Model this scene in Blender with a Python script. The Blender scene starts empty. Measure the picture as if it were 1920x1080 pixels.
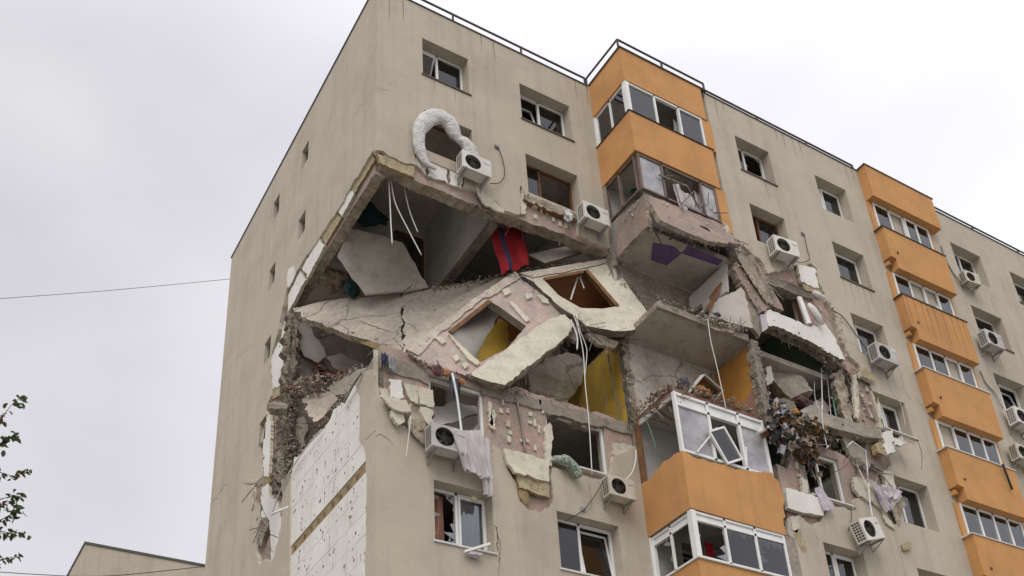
import bpy, bmesh, math, random
from mathutils import Vector, Matrix, noise
from mathutils.geometry import tessellate_polygon

sc = bpy.context.scene
col = sc.collection
rnd = random.Random(11)

# ---------------------------------------------------------------- camera
cam_data = bpy.data.cameras.new('camera')
cam = bpy.data.objects.new('camera', cam_data)
col.objects.link(cam)
cam.matrix_world = Matrix(((0.854661, -0.205068, -0.476972, -7.7013),
                           (-0.516092, -0.435727, -0.737422, -16.69),
                           (-0.056607, 0.876407, -0.478232, 1.6),
                           (0, 0, 0, 1)))
cam_data.sensor_width = 36
cam_data.lens = 38.542
cam_data.shift_y = 0.23159          # the photograph is the upper part of a taller frame
cam_data.clip_end = 2000
sc.camera = cam

# ---------------------------------------------------------------- overcast sky, veiled sun
SUN_EL, SUN_AZ = math.radians(50), math.radians(221)      # azimuth from +Y towards +X
sun_dir = Vector((math.sin(SUN_AZ) * math.cos(SUN_EL), math.cos(SUN_AZ) * math.cos(SUN_EL), math.sin(SUN_EL)))
world = bpy.data.worlds.new('World')
sc.world = world
world.use_nodes = True
wn, wl = world.node_tree.nodes, world.node_tree.links
wn.clear()
def N(nodes, kind, **kw):
    n = nodes.new(kind)
    for k, v in kw.items():
        if k.startswith('i_'):
            key = k[2:]
            n.inputs[int(key) if key.isdigit() else key.replace('_', ' ')].default_value = v
        else:
            setattr(n, k, v)
    return n
w_out = N(wn, 'ShaderNodeOutputWorld')
w_bg = N(wn, 'ShaderNodeBackground'); w_bg.inputs['Strength'].default_value = 0.1
w_sky = N(wn, 'ShaderNodeTexSky', sky_type='NISHITA', sun_disc=False, sun_elevation=SUN_EL, sun_rotation=SUN_AZ)
w_tc = N(wn, 'ShaderNodeTexCoord')
w_map = N(wn, 'ShaderNodeMapping'); w_map.inputs['Scale'].default_value = (1, 1, 1.7)
w_noise = N(wn, 'ShaderNodeTexNoise'); w_noise.inputs['Scale'].default_value = 2.1; w_noise.inputs['Detail'].default_value = 5; w_noise.inputs['Roughness'].default_value = 0.45
w_ramp = N(wn, 'ShaderNodeValToRGB')
w_ramp.color_ramp.elements[0].position = 0.38; w_ramp.color_ramp.elements[0].color = (5.9, 5.77, 6.2, 1)
w_ramp.color_ramp.elements[1].position = 0.6; w_ramp.color_ramp.elements[1].color = (7.3, 7.15, 7.4, 1)
w_dot = N(wn, 'ShaderNodeVectorMath', operation='DOT_PRODUCT'); w_dot.inputs[1].default_value = Vector((0.92, 0.1, 0.38)).normalized()      # thinner cloud to the right
w_glow = N(wn, 'ShaderNodeMapRange', clamp=True)
for i, v in ((1, 0.42), (2, 1.0), (3, 1.0), (4, 1.62)):
    w_glow.inputs[i].default_value = v
w_sep = N(wn, 'ShaderNodeSeparateXYZ')
w_el = N(wn, 'ShaderNodeMapRange', clamp=True)          # overcast sky: brighter towards the zenith
for i, v in ((1, 0.76), (2, 1.0), (3, 1.0), (4, 1.8)):
    w_el.inputs[i].default_value = v
w_mul = N(wn, 'ShaderNodeMath', operation='MULTIPLY')
w_sc = N(wn, 'ShaderNodeVectorMath', operation='SCALE')
w_mix = N(wn, 'ShaderNodeMix', data_type='RGBA'); w_mix.inputs[0].default_value = 0.93
wl.new(w_tc.outputs['Generated'], w_map.inputs['Vector']); wl.new(w_map.outputs[0], w_noise.inputs['Vector'])
wl.new(w_noise.outputs['Fac'], w_ramp.inputs[0])
wl.new(w_tc.outputs['Generated'], w_dot.inputs[0]); wl.new(w_dot.outputs['Value'], w_glow.inputs[0])
wl.new(w_tc.outputs['Generated'], w_sep.inputs[0]); wl.new(w_sep.outputs['Z'], w_el.inputs[0])
wl.new(w_glow.outputs[0], w_mul.inputs[0]); wl.new(w_el.outputs[0], w_mul.inputs[1])
wl.new(w_ramp.outputs[0], w_sc.inputs[0]); wl.new(w_mul.outputs[0], w_sc.inputs['Scale'])
wl.new(w_sky.outputs[0], w_mix.inputs[6]); wl.new(w_sc.outputs[0], w_mix.inputs[7])
wl.new(w_mix.outputs[2], w_bg.inputs['Color']); wl.new(w_bg.outputs[0], w_out.inputs['Surface'])

sun_data = bpy.data.lights.new('sun', 'SUN')
sun_data.energy = 1.5
sun_data.angle = math.radians(40)
sun_data.color = (1, 0.96, 0.9)
sun = bpy.data.objects.new('sun', sun_data)
col.objects.link(sun)
sun.rotation_euler = (-sun_dir).to_track_quat('-Z', 'Y').to_euler()

sc.view_settings.view_transform = 'Standard'
sc.view_settings.look = 'None'
sc.view_settings.exposure = 0.22
sc.view_settings.gamma = 1.0
sc.view_settings.use_curve_mapping = False
sc.cycles.max_bounces = 6
sc.cycles.diffuse_bounces = 4
sc.cycles.transparent_max_bounces = 12

# ---------------------------------------------------------------- materials
def srgb(r, g, b):
    f = lambda c: (c / 255 / 12.92) if c <= 10 else ((c / 255 + 0.055) / 1.055) ** 2.4
    return (f(r), f(g), f(b), 1)
MATS = {}
def material(name, c1, c2=None, scale=1.5, lo=0.35, hi=0.65, rough=0.9, bump=0.0, bscale=30.0, streak=0.0, streak_scale=2.2,
             spots=0.0, spot_scale=2.6, spot_color=(0.1, 0.09, 0.08, 1), metallic=0.0, grain=0.0, grime=0.0, stripes=None, trans=0.0, cracks=0.0, crack_scale=1.2, blotch=0.0):
    m = bpy.data.materials.new(name); m.use_nodes = True
    nt = m.node_tree; nn, ln = nt.nodes, nt.links
    b = nn['Principled BSDF']
    b.inputs['Roughness'].default_value = rough
    b.inputs['Metallic'].default_value = metallic
    b.inputs['Specular IOR Level'].default_value = 0.3
    geo = N(nn, 'ShaderNodeNewGeometry')
    pos = geo.outputs['Position']
    def noise_tex(s, detail=5, vec=None, r=0.55):
        t = N(nn, 'ShaderNodeTexNoise'); t.inputs['Scale'].default_value = s; t.inputs['Detail'].default_value = detail; t.inputs['Roughness'].default_value = r
        ln.new(vec or pos, t.inputs['Vector']); return t.outputs['Fac']
    def ramp(src, a, b_, va, vb):
        r = N(nn, 'ShaderNodeMapRange', clamp=True)
        for i, v in ((1, a), (2, b_), (3, va), (4, vb)): r.inputs[i].default_value = v
        ln.new(src, r.inputs[0]); return r.outputs[0]
    def mixc(fac, A, B, mode='MIX'):
        x = N(nn, 'ShaderNodeMix', data_type='RGBA', blend_type=mode)
        for sock, v in ((x.inputs[0], fac), (x.inputs[6], A), (x.inputs[7], B)):
            if hasattr(v, 'is_linked'): ln.new(v, sock)
            else: sock.default_value = v
        return x.outputs[2]
    c = c1
    if c2: c = mixc(ramp(noise_tex(scale), lo, hi, 0, 1), c1, c2)
    if stripes:                                     # woven or printed bands along one axis
        axis, freq, colr, width = stripes
        sp = N(nn, 'ShaderNodeSeparateXYZ'); ln.new(pos, sp.inputs[0])
        mm = N(nn, 'ShaderNodeMath', operation='MULTIPLY'); mm.inputs[1].default_value = freq; ln.new(sp.outputs[axis], mm.inputs[0])
        fr = N(nn, 'ShaderNodeMath', operation='FRACT'); ln.new(mm.outputs[0], fr.inputs[0])
        lt = N(nn, 'ShaderNodeMath', operation='LESS_THAN'); lt.inputs[1].default_value = width; ln.new(fr.outputs[0], lt.inputs[0])
        c = mixc(lt.outputs[0], c, colr)
    if streak:
        mp = N(nn, 'ShaderNodeMapping'); mp.inputs['Scale'].default_value = (streak_scale, streak_scale, 0.13); ln.new(pos, mp.inputs['Vector'])
        s = ramp(noise_tex(1.0, 6, mp.outputs[0], 0.65), 0.5, 0.78, 0, streak)
        c = mixc(s, c, (0.16, 0.14, 0.115, 1))
    if grime:
        s = ramp(noise_tex(0.55, 7, None, 0.7), 0.46, 0.75, 0, grime)
        c = mixc(s, c, (0.14, 0.12, 0.1, 1))
    if blotch:                                      # dust, damp and scuffs
        s = ramp(noise_tex(2.7, 8, None, 0.72), 0.5, 0.72, 0, blotch)
        c = mixc(s, c, (0.15, 0.125, 0.1, 1))
    if grain:
        s = ramp(noise_tex(bscale * 0.6, 3), 0.3, 0.7, 1 - grain, 1 + grain)
        g = N(nn, 'ShaderNodeVectorMath', operation='SCALE')
        if hasattr(c, 'is_linked'): ln.new(c, g.inputs[0])
        else: g.inputs[0].default_value = c[:3]
        ln.new(s, g.inputs['Scale']); c = g.outputs[0]
    if spots:
        v = N(nn, 'ShaderNodeTexVoronoi'); v.inputs['Scale'].default_value = spot_scale; ln.new(pos, v.inputs['Vector'])
        s = ramp(v.outputs['Distance'], spots * 0.7, spots, 1, 0)
        c = mixc(s, c, spot_color)
    if cracks:
        wv = N(nn, 'ShaderNodeTexNoise'); wv.inputs['Scale'].default_value = 2.0; ln.new(pos, wv.inputs['Vector'])
        ad = N(nn, 'ShaderNodeVectorMath', operation='MULTIPLY_ADD'); ad.inputs[1].default_value = (0.5, 0.5, 0.5)
        ln.new(wv.outputs['Color'], ad.inputs[0]); ln.new(pos, ad.inputs[2])
        v = N(nn, 'ShaderNodeTexVoronoi', feature='DISTANCE_TO_EDGE'); v.inputs['Scale'].default_value = crack_scale; ln.new(ad.outputs[0], v.inputs['Vector'])
        s = ramp(v.outputs['Distance'], 0.004, 0.016, cracks, 0)
        c = mixc(s, c, (0.05, 0.045, 0.04, 1))
    if hasattr(c, 'is_linked'): ln.new(c, b.inputs['Base Color'])
    else: b.inputs['Base Color'].default_value = c
    if bump:
        bp = N(nn, 'ShaderNodeBump'); bp.inputs['Strength'].default_value = bump; bp.inputs['Distance'].default_value = 0.02 if bump < 0.9 else 0.06
        ln.new(noise_tex(bscale, 6), bp.inputs['Height']); ln.new(bp.outputs[0], b.inputs['Normal'])
    if trans:
        tl = N(nn, 'ShaderNodeBsdfTranslucent'); mx = N(nn, 'ShaderNodeMixShader'); mx.inputs[0].default_value = trans
        if hasattr(c, 'is_linked'): ln.new(c, tl.inputs['Color'])
        else: tl.inputs['Color'].default_value = c
        ln.new(b.outputs[0], mx.inputs[1]); ln.new(tl.outputs[0], mx.inputs[2]); ln.new(mx.outputs[0], nn['Material Output'].inputs['Surface'])
    MATS[name] = m
    return m
material('stucco', (0.505, 0.445, 0.36, 1), (0.465, 0.41, 0.33, 1), scale=0.7, rough=0.95, bump=0.3, bscale=45, streak=0.28, streak_scale=2.4, grime=0.26, grain=0.06, blotch=0.12)
material('orange', (0.57, 0.295, 0.11, 1), (0.52, 0.26, 0.095, 1), scale=1.1, rough=0.9, bump=0.2, bscale=40, streak=0.22, streak_scale=3.0, grime=0.16, grain=0.05, blotch=0.12)
material('orange_streaked', (0.55, 0.28, 0.105, 1), (0.50, 0.25, 0.09, 1), scale=1.1, rough=0.9, bump=0.2, bscale=40, streak=0.4, streak_scale=6.5, grime=0.2, grain=0.05)
material('pink', (0.46, 0.31, 0.265, 1), (0.39, 0.325, 0.28, 1), scale=2.4, rough=0.95, bump=0.5, bscale=22, grime=0.5, grain=0.12, blotch=0.45, spots=0.08, spot_scale=1.6, spot_color=(0.55, 0.5, 0.43, 1))
material('pink_pale', (0.52, 0.395, 0.35, 1), (0.46, 0.40, 0.36, 1), scale=2.4, rough=0.95, bump=0.5, bscale=22, grime=0.4, grain=0.12, blotch=0.4)
material('pink_worn', (0.36, 0.26, 0.22, 1), (0.29, 0.24, 0.205, 1), scale=2.2, rough=0.95, bump=0.6, bscale=18, grime=0.6, grain=0.15)
material('concrete', (0.25, 0.215, 0.175, 1), (0.34, 0.295, 0.25, 1), scale=2.1, rough=0.95, bump=0.6, bscale=14, grime=0.5, grain=0.15)
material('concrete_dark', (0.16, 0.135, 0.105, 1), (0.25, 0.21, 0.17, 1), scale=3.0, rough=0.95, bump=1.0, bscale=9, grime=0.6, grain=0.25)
material('concrete_cracked', (0.50, 0.435, 0.365, 1), (0.40, 0.35, 0.30, 1), scale=1.0, rough=0.95, bump=0.5, bscale=14, grime=0.45, grain=0.16, blotch=0.35, cracks=0.75, crack_scale=0.75)
material('plaster_cracked', (0.62, 0.565, 0.51, 1), (0.42, 0.36, 0.30, 1), scale=0.9, rough=0.95, bump=0.5, bscale=10, grime=0.65, grain=0.14, cracks=0.5, crack_scale=0.55)
material('slab_pitted', (0.54, 0.475, 0.40, 1), (0.45, 0.39, 0.325, 1), scale=1.4, rough=0.95, bump=0.6, bscale=12, grime=0.4, grain=0.15, spots=0.16, spot_scale=5, spot_color=(0.2, 0.17, 0.14, 1))
material('broken', (0.27, 0.22, 0.165, 1), (0.42, 0.36, 0.29, 1), scale=5.0, rough=1, bump=1.0, bscale=9, grain=0.3, grime=0.5)
material('foam', (0.66, 0.615, 0.50, 1), (0.58, 0.535, 0.43, 1), scale=1.5, rough=0.9, bump=0.5, bscale=24, grime=0.4, grain=0.08, blotch=0.4)
material('foam_white', (0.75, 0.735, 0.685, 1), (0.68, 0.665, 0.61, 1), scale=1.2, rough=0.9, bump=0.3, bscale=35, grime=0.1, grain=0.04, spots=0.075, spot_scale=2.3, streak=0.12)
material('wool', (0.34, 0.255, 0.135, 1), (0.25, 0.185, 0.1, 1), scale=4, rough=1, bump=0.8, bscale=25, grain=0.25)
material('wool_yellow', (0.43, 0.365, 0.235, 1), (0.31, 0.255, 0.16, 1), scale=4, rough=1, bump=0.8, bscale=25, grain=0.25)
material('plaster', (0.56, 0.54, 0.50, 1), (0.50, 0.475, 0.43, 1), scale=1.3, rough=0.95, bump=0.2, bscale=25, grime=0.5)
material('panel_white', (0.62, 0.585, 0.53, 1), (0.56, 0.52, 0.46, 1), scale=1.6, rough=0.9, bump=0.25, bscale=22, grime=0.3, blotch=0.25)
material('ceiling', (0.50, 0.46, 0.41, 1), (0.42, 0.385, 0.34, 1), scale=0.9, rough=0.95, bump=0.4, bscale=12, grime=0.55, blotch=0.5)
material('yellow', (0.55, 0.36, 0.05, 1), (0.46, 0.29, 0.04, 1), scale=1.5, rough=0.9, bump=0.2, grime=0.4, blotch=0.4)
material('green_wall', (0.10, 0.15, 0.09, 1), (0.13, 0.18, 0.12, 1), scale=1.3, rough=0.9, bump=0.2, grime=0.4)
material('brown_wall', (0.40, 0.155, 0.05, 1), (0.30, 0.105, 0.03, 1), scale=1.3, rough=0.9, bump=0.2, grime=0.4)
material('purple', (0.13, 0.075, 0.20, 1), (0.17, 0.105, 0.23, 1), scale=6, rough=0.9, bump=0.3, grime=0.3)
material('frame_white', (0.80, 0.80, 0.78, 1), (0.72, 0.72, 0.7, 1), scale=3, rough=0.45)
material('frame_brown', (0.16, 0.07, 0.03, 1), (0.12, 0.05, 0.024, 1), scale=4, rough=0.5)
material('frame_mauve', (0.20, 0.145, 0.12, 1), (0.15, 0.105, 0.09, 1), scale=4, rough=0.6)
material('dark', (0.025, 0.023, 0.02, 1), (0.05, 0.045, 0.04, 1), scale=4, rough=0.8)
material('rail', (0.06, 0.055, 0.05, 1), (0.1, 0.085, 0.07, 1), scale=6, rough=0.6, metallic=0.3)
material('coping', (0.10, 0.105, 0.09, 1), (0.075, 0.08, 0.07, 1), scale=5, rough=0.6)
material('sill', (0.15, 0.11, 0.085, 1), (0.11, 0.08, 0.06, 1), scale=4, rough=0.7)
material('sill_white', (0.68, 0.68, 0.66, 1), (0.55, 0.54, 0.5, 1), scale=4, rough=0.6)
material('ac_white', (0.72, 0.70, 0.65, 1), (0.62, 0.60, 0.54, 1), scale=3, rough=0.5, grime=0.2, streak=0.15, streak_scale=5)
material('ac_yellowed', (0.60, 0.56, 0.46, 1), (0.50, 0.46, 0.37, 1), scale=3, rough=0.55, grime=0.3, streak=0.3, streak_scale=5)
material('ac_soiled', (0.55, 0.53, 0.50, 1), (0.44, 0.42, 0.39, 1), scale=3, rough=0.55, grime=0.4, streak=0.35, streak_scale=5)
material('ac_grey', (0.32, 0.31, 0.29, 1), (0.25, 0.24, 0.22, 1), scale=5, rough=0.6)
material('cable_white', (0.68, 0.66, 0.62, 1), rough=0.6)
material('cable_green', (0.12, 0.3, 0.2, 1), rough=0.6)
material('cable_dark', (0.05, 0.045, 0.04, 1), rough=0.7)
material('steel', (0.20, 0.18, 0.16, 1), (0.14, 0.11, 0.09, 1), scale=8, rough=0.6, metallic=0.4)
material('pipe', (0.62, 0.63, 0.62, 1), rough=0.35, metallic=0.3)
material('cloth_white', (0.70, 0.665, 0.67, 1), (0.62, 0.58, 0.58, 1), scale=4, rough=0.95, bump=0.3, bscale=30, trans=0.25)
material('cloth_lilac', (0.56, 0.50, 0.58, 1), (0.66, 0.62, 0.65, 1), scale=5, rough=0.95, bump=0.3, trans=0.2)
material('cloth_purple', (0.36, 0.27, 0.43, 1), (0.64, 0.60, 0.61, 1), scale=5, lo=0.36, hi=0.5, rough=0.95, bump=0.3, trans=0.2)
material('cloth_green', (0.13, 0.18, 0.13, 1), (0.42, 0.46, 0.4, 1), scale=22, lo=0.42, hi=0.58, rough=0.95, bump=0.4)
material('cloth_salmon', (0.55, 0.30, 0.22, 1), (0.48, 0.26, 0.19, 1), scale=3, rough=0.95, trans=0.3)
material('cloth_lace', (0.66, 0.56, 0.52, 1), (0.52, 0.42, 0.39, 1), scale=14, rough=0.95, trans=0.35)
material('cloth_navy', (0.035, 0.04, 0.05, 1), (0.09, 0.09, 0.1, 1), scale=6, rough=0.95, bump=0.3)
material('cloth_blue', (0.03, 0.036, 0.075, 1), (0.12, 0.12, 0.14, 1), scale=8, rough=0.95, bump=0.3)
material('cloth_orange', (0.46, 0.21, 0.05, 1), (0.26, 0.15, 0.08, 1), scale=8, rough=0.95, bump=0.3)
material('cloth_grey', (0.24, 0.25, 0.27, 1), (0.40, 0.41, 0.43, 1), scale=8, rough=0.95, bump=0.3)
material('cloth_darkgreen', (0.05, 0.1, 0.07, 1), (0.14, 0.16, 0.12, 1), scale=8, rough=0.95)
material('cloth_brown', (0.22, 0.16, 0.11, 1), (0.33, 0.26, 0.19, 1), scale=8, rough=0.95)
material('cloth_maroon', (0.12, 0.05, 0.055, 1), (0.2, 0.13, 0.12, 1), scale=8, rough=0.95)
material('red', (0.34, 0.012, 0.017, 1), (0.16, 0.006, 0.01, 1), scale=1.2, rough=0.9, bump=0.2)
material('navy', (0.018, 0.028, 0.075, 1), rough=0.9)
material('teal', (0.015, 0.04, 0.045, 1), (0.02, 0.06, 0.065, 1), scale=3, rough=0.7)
material('plastic_wrap', (0.74, 0.73, 0.71, 1), (0.60, 0.585, 0.56, 1), scale=7, lo=0.42, hi=0.62, rough=0.55, bump=0.95, bscale=20, grime=0.3, blotch=0.25, spots=0.02, spot_scale=30, spot_color=(0.5, 0.47, 0.44, 1))
material('brick', (0.24, 0.095, 0.075, 1), (0.27, 0.19, 0.155, 1), scale=7, rough=0.95, bump=0.6)
material('wood', (0.25, 0.13, 0.06, 1), (0.17, 0.085, 0.04, 1), scale=5, rough=0.8, bump=0.4)
material('leaf', (0.11, 0.15, 0.06, 1), (0.085, 0.12, 0.05, 1), scale=20, rough=0.6, trans=0.3)
material('leaf_brown', (0.14, 0.07, 0.03, 1), rough=0.7, trans=0.3)
material('bark', (0.12, 0.09, 0.065, 1), (0.08, 0.06, 0.045, 1), scale=12, rough=0.95, bump=0.8)
material('asphalt', (0.06, 0.06, 0.058, 1), (0.05, 0.05, 0.048, 1), scale=3, rough=0.95, bump=0.3)
material('paving', (0.26, 0.245, 0.22, 1), (0.21, 0.2, 0.18, 1), scale=2, rough=0.95, bump=0.3)
def glass_material(name, mixf, tint, rough=0.02):
    m = bpy.data.materials.new(name); m.use_nodes = True
    nn, ln = m.node_tree.nodes, m.node_tree.links
    nn.remove(nn['Principled BSDF'])
    tr = N(nn, 'ShaderNodeBsdfTransparent'); tr.inputs['Color'].default_value = tint
    gl = N(nn, 'ShaderNodeBsdfGlossy'); gl.inputs['Roughness'].default_value = rough; gl.inputs['Color'].default_value = (0.9, 0.92, 0.95, 1)
    fr = N(nn, 'ShaderNodeFresnel'); fr.inputs['IOR'].default_value = 1.5
    ad = N(nn, 'ShaderNodeMath', operation='ADD', use_clamp=True); ad.inputs[1].default_value = mixf
    mx = N(nn, 'ShaderNodeMixShader')
    ln.new(fr.outputs[0], ad.inputs[0]); ln.new(ad.outputs[0], mx.inputs[0]); ln.new(tr.outputs[0], mx.inputs[1]); ln.new(gl.outputs[0], mx.inputs[2])
    ln.new(mx.outputs[0], nn['Material Output'].inputs['Surface'])
    MATS[name] = m
glass_material('glass', 0.05, (0.78, 0.8, 0.8, 1))
glass_material('glass_dusty', 0.12, (0.6, 0.61, 0.62, 1), 0.25)
m = MATS['glass_dusty']; nn, ln = m.node_tree.nodes, m.node_tree.links          # a film of plaster dust on the pane
df = N(nn, 'ShaderNodeBsdfDiffuse'); df.inputs['Color'].default_value = (0.62, 0.6, 0.62, 1)
mx2 = N(nn, 'ShaderNodeMixShader'); tx = N(nn, 'ShaderNodeTexNoise'); tx.inputs['Scale'].default_value = 2.5; tx.inputs['Detail'].default_value = 6
gp = N(nn, 'ShaderNodeNewGeometry'); ln.new(gp.outputs['Position'], tx.inputs['Vector'])
mr = N(nn, 'ShaderNodeMapRange', clamp=True)
for i, v in ((1, 0.3), (2, 0.7), (3, 0.22), (4, 0.75)): mr.inputs[i].default_value = v
ln.new(tx.outputs['Fac'], mr.inputs[0]); ln.new(mr.outputs[0], mx2.inputs[0])
src = nn['Material Output'].inputs['Surface'].links[0].from_socket
ln.new(src, mx2.inputs[1]); ln.new(df.outputs[0], mx2.inputs[2]); ln.new(mx2.outputs[0], nn['Material Output'].inputs['Surface'])

MATS['glass_shard'] = m = MATS['glass_dusty'].copy(); m.name = 'glass_shard'
for nd in m.node_tree.nodes:
    if nd.type == 'MAP_RANGE': nd.inputs[3].default_value, nd.inputs[4].default_value = 0.06, 0.4

# ---------------------------------------------------------------- mesh helpers
def finish(name, bm, mats, parent=None, smooth=False, recalc=True):
    if recalc: bmesh.ops.recalc_face_normals(bm, faces=bm.faces)
    me = bpy.data.meshes.new(name); bm.to_mesh(me); bm.free()
    for m in ([mats] if isinstance(mats, str) else mats): me.materials.append(MATS[m])
    if smooth:
        for p in me.polygons: p.use_smooth = True
    o = bpy.data.objects.new(name, me); col.objects.link(o)
    if parent: o.parent = parent
    return o
def tag(o, label=None, category=None, group=None, kind=None):
    for k, v in (('label', label), ('category', category), ('group', group), ('kind', kind)):
        if v: o[k] = v
    return o
def empty(name, loc, label=None, category=None, group=None):
    o = bpy.data.objects.new(name, None); col.objects.link(o); o.location = loc; o.empty_display_size = 0.2
    bpy.context.view_layer.update()
    return tag(o, label, category, group)
def root_local(o, parent):
    """keep world coordinates of a mesh built in world space when its parent Empty stands elsewhere"""
    o.parent = parent
    o.matrix_parent_inverse = Matrix.Translation(-Vector(parent.location))
    return o
def newell(pts):
    n = Vector((0, 0, 0))
    for a, b in zip(pts, pts[1:] + pts[:1]):
        n += Vector(((a[1] - b[1]) * (a[2] + b[2]), (a[2] - b[2]) * (a[0] + b[0]), (a[0] - b[0]) * (a[1] + b[1])))
    return n.normalized()
def jag(pts, amp=0.05, step=0.16, seed=0, closed=False, normal=None, fine=True):
    """break up a polyline within its own plane"""
    r = random.Random(seed); V = [Vector(p) for p in pts]
    n = Vector(normal) if normal else newell(V)
    out = []
    segs = list(zip(V, V[1:] + ([V[0]] if closed else [])))
    for a, b in segs:
        d = b - a; L = d.length
        out.append(a)
        if L < step * 1.3: continue
        k = max(2, int(L / step)); perp = n.cross(d).normalized()
        for i in range(1, k):
            t = (i + r.uniform(-0.3, 0.3)) / k
            out.append(a + d * t + perp * r.gauss(0, amp * min(1, L / 0.5)))
    if not closed: out.append(V[-1])
    if fine and step > 0.09 and amp > 0.014:       # a second, finer generation of breakage
        fine = []
        for a, b in zip(out, out[1:] + ([out[0]] if closed else [])):
            fine.append(a); d = b - a
            if d.length > 0.07:
                q = n.cross(d).normalized()
                for t in (0.33, 0.67): fine.append(a + d * (t + r.uniform(-0.1, 0.1)) + q * r.gauss(0, 0.35 * amp))
        if not closed: fine.append(out[-1])
        out = fine
    return out
def tess(loops):
    return tessellate_polygon([[Vector(p) for p in l] for l in loops])
def bm_plate(bm, outline, depth, holes=(), mi=(0, 1, 0, 1)):
    """flat outline extruded by depth: faces front, rim, back and hole rims take the material slots mi"""
    loops = [[Vector(p) for p in outline]] + [[Vector(p) for p in h] for h in holes]
    d = Vector(depth)
    fr = [[bm.verts.new(p) for p in l] for l in loops]
    bk = [[bm.verts.new(p + d) for p in l] for l in loops]
    ff = [v for l in fr for v in l]; fb = [v for l in bk for v in l]
    def add(vs, m):
        try: f = bm.faces.new(vs); f.material_index = m
        except ValueError: pass
    for t in tess(loops):
        if len(set(t)) == 3:
            add([ff[i] for i in t], mi[0]); add([fb[i] for i in reversed(t)], mi[2])
    for li, (a, b) in enumerate(zip(fr, bk)):
        for i in range(len(a)):
            j = (i + 1) % len(a)
            add([a[i], a[j], b[j], b[i]], mi[1] if li == 0 else mi[3])
def plate(name, outline, depth, mats, holes=(), parent=None, mi=None):
    """mats: front, rim, back, hole rim"""
    mats = [mats] if isinstance(mats, str) else list(mats)
    if mi is None: mi = (0, min(1, len(mats) - 1), min(2, len(mats) - 1) if len(mats) > 2 else 0, min(3, len(mats) - 1) if len(mats) > 3 else min(1, len(mats) - 1))
    bm = bmesh.new(); bm_plate(bm, outline, depth, holes, mi)
    return finish(name, bm, mats, parent)
def thick(outline, t):
    """depth vector across the outline's own plane, away from the camera for t > 0"""
    V = [Vector(p) for p in outline]; n = newell(V)
    c = sum(V, Vector()) / len(V)
    if n.dot(c - cam.location) < 0: n = -n
    return n * t
def slab(name, outline, t, mats, parent=None, amp=0.03, step=0.18, seed=0, holes=(), jagged=True):
    o2 = jag(outline, amp, step, seed, True) if jagged else [Vector(p) for p in outline]
    return plate(name, o2, thick(outline, t), mats, holes, parent)
def bm_box(bm, lo, hi, mat=None, mi=0):
    vs = [bm.verts.new((x, y, z)) for x in (lo[0], hi[0]) for y in (lo[1], hi[1]) for z in (lo[2], hi[2])]
    if mat:
        for v in vs: v.co = mat @ v.co
    for q in ((0, 1, 3, 2), (4, 6, 7, 5), (0, 4, 5, 1), (2, 3, 7, 6), (0, 2, 6, 4), (1, 5, 7, 3)):
        f = bm.faces.new([vs[i] for i in q]); f.material_index = mi
def box(name, lo, hi, mat, parent=None, bevel=0.0):
    bm = bmesh.new(); bm_box(bm, lo, hi)
    if bevel: bmesh.ops.bevel(bm, geom=bm.edges[:], offset=bevel, segments=2, affect='EDGES')
    return finish(name, bm, mat, parent)
def bm_bar(bm, a, b, w, h=None, up=(0, 0, 1), mi=0):
    a, b = Vector(a), Vector(b); d = b - a; h = h or w
    z = d.normalized(); x = Vector(up).cross(z)
    if x.length < 1e-3: x = Vector((1, 0, 0)).cross(z)
    x.normalize(); y = z.cross(x)
    M4 = Matrix((x, y, z)).transposed().to_4x4(); M4.translation = a
    bm_box(bm, (-w / 2, -h / 2, 0), (w / 2, h / 2, d.length), M4, mi)
def bar(name, a, b, w, h, mat, parent=None, up=(0, 0, 1)):
    bm = bmesh.new(); bm_bar(bm, a, b, w, h, up); return finish(name, bm, mat, parent)
def bm_tube(bm, pts, r, seg=8, mi=0, cap=True):
    P = [Vector(p) for p in pts]; R = r if isinstance(r, (list, tuple)) else [r] * len(P)
    rings = []; ref = Vector((0.31, 0.22, 0.93))
    for i, p in enumerate(P):
        t = (P[min(i + 1, len(P) - 1)] - P[max(i - 1, 0)])
        t = t.normalized() if t.length > 1e-9 else Vector((0, 0, 1))
        x = ref - t * ref.dot(t)
        if x.length < 1e-3: x = Vector((1, 0, 0)) - t * t.x
        x.normalize(); ref = x; y = t.cross(x)
        rings.append([bm.verts.new(p + (x * math.cos(2 * math.pi * k / seg) + y * math.sin(2 * math.pi * k / seg)) * R[i]) for k in range(seg)])
    for a, b in zip(rings, rings[1:]):
        for k in range(seg):
            f = bm.faces.new((a[k], a[(k + 1) % seg], b[(k + 1) % seg], b[k])); f.material_index = mi; f.smooth = True
    if cap:
        bm.faces.new(rings[0][::-1]).material_index = mi; bm.faces.new(rings[-1]).material_index = mi
def smooth_path(pts, k=5):
    """Catmull-Rom through the points"""
    P = [Vector(p) for p in pts]; out = []
    for i in range(len(P) - 1):
        p0, p1, p2, p3 = P[max(i - 1, 0)], P[i], P[i + 1], P[min(i + 2, len(P) - 1)]
        for j in range(k):
            t = j / k
            out.append(0.5 * ((2 * p1) + (p2 - p0) * t + (2 * p0 - 5 * p1 + 4 * p2 - p3) * t * t + (3 * p1 - p0 - 3 * p2 + p3) * t ** 3))
    return out + [P[-1]]
def tube(name, pts, r, mat, parent=None, seg=6, k=5, smooth=True):
    bm = bmesh.new(); bm_tube(bm, smooth_path(pts, k) if smooth else pts, r, seg)
    return finish(name, bm, mat, parent)
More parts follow.
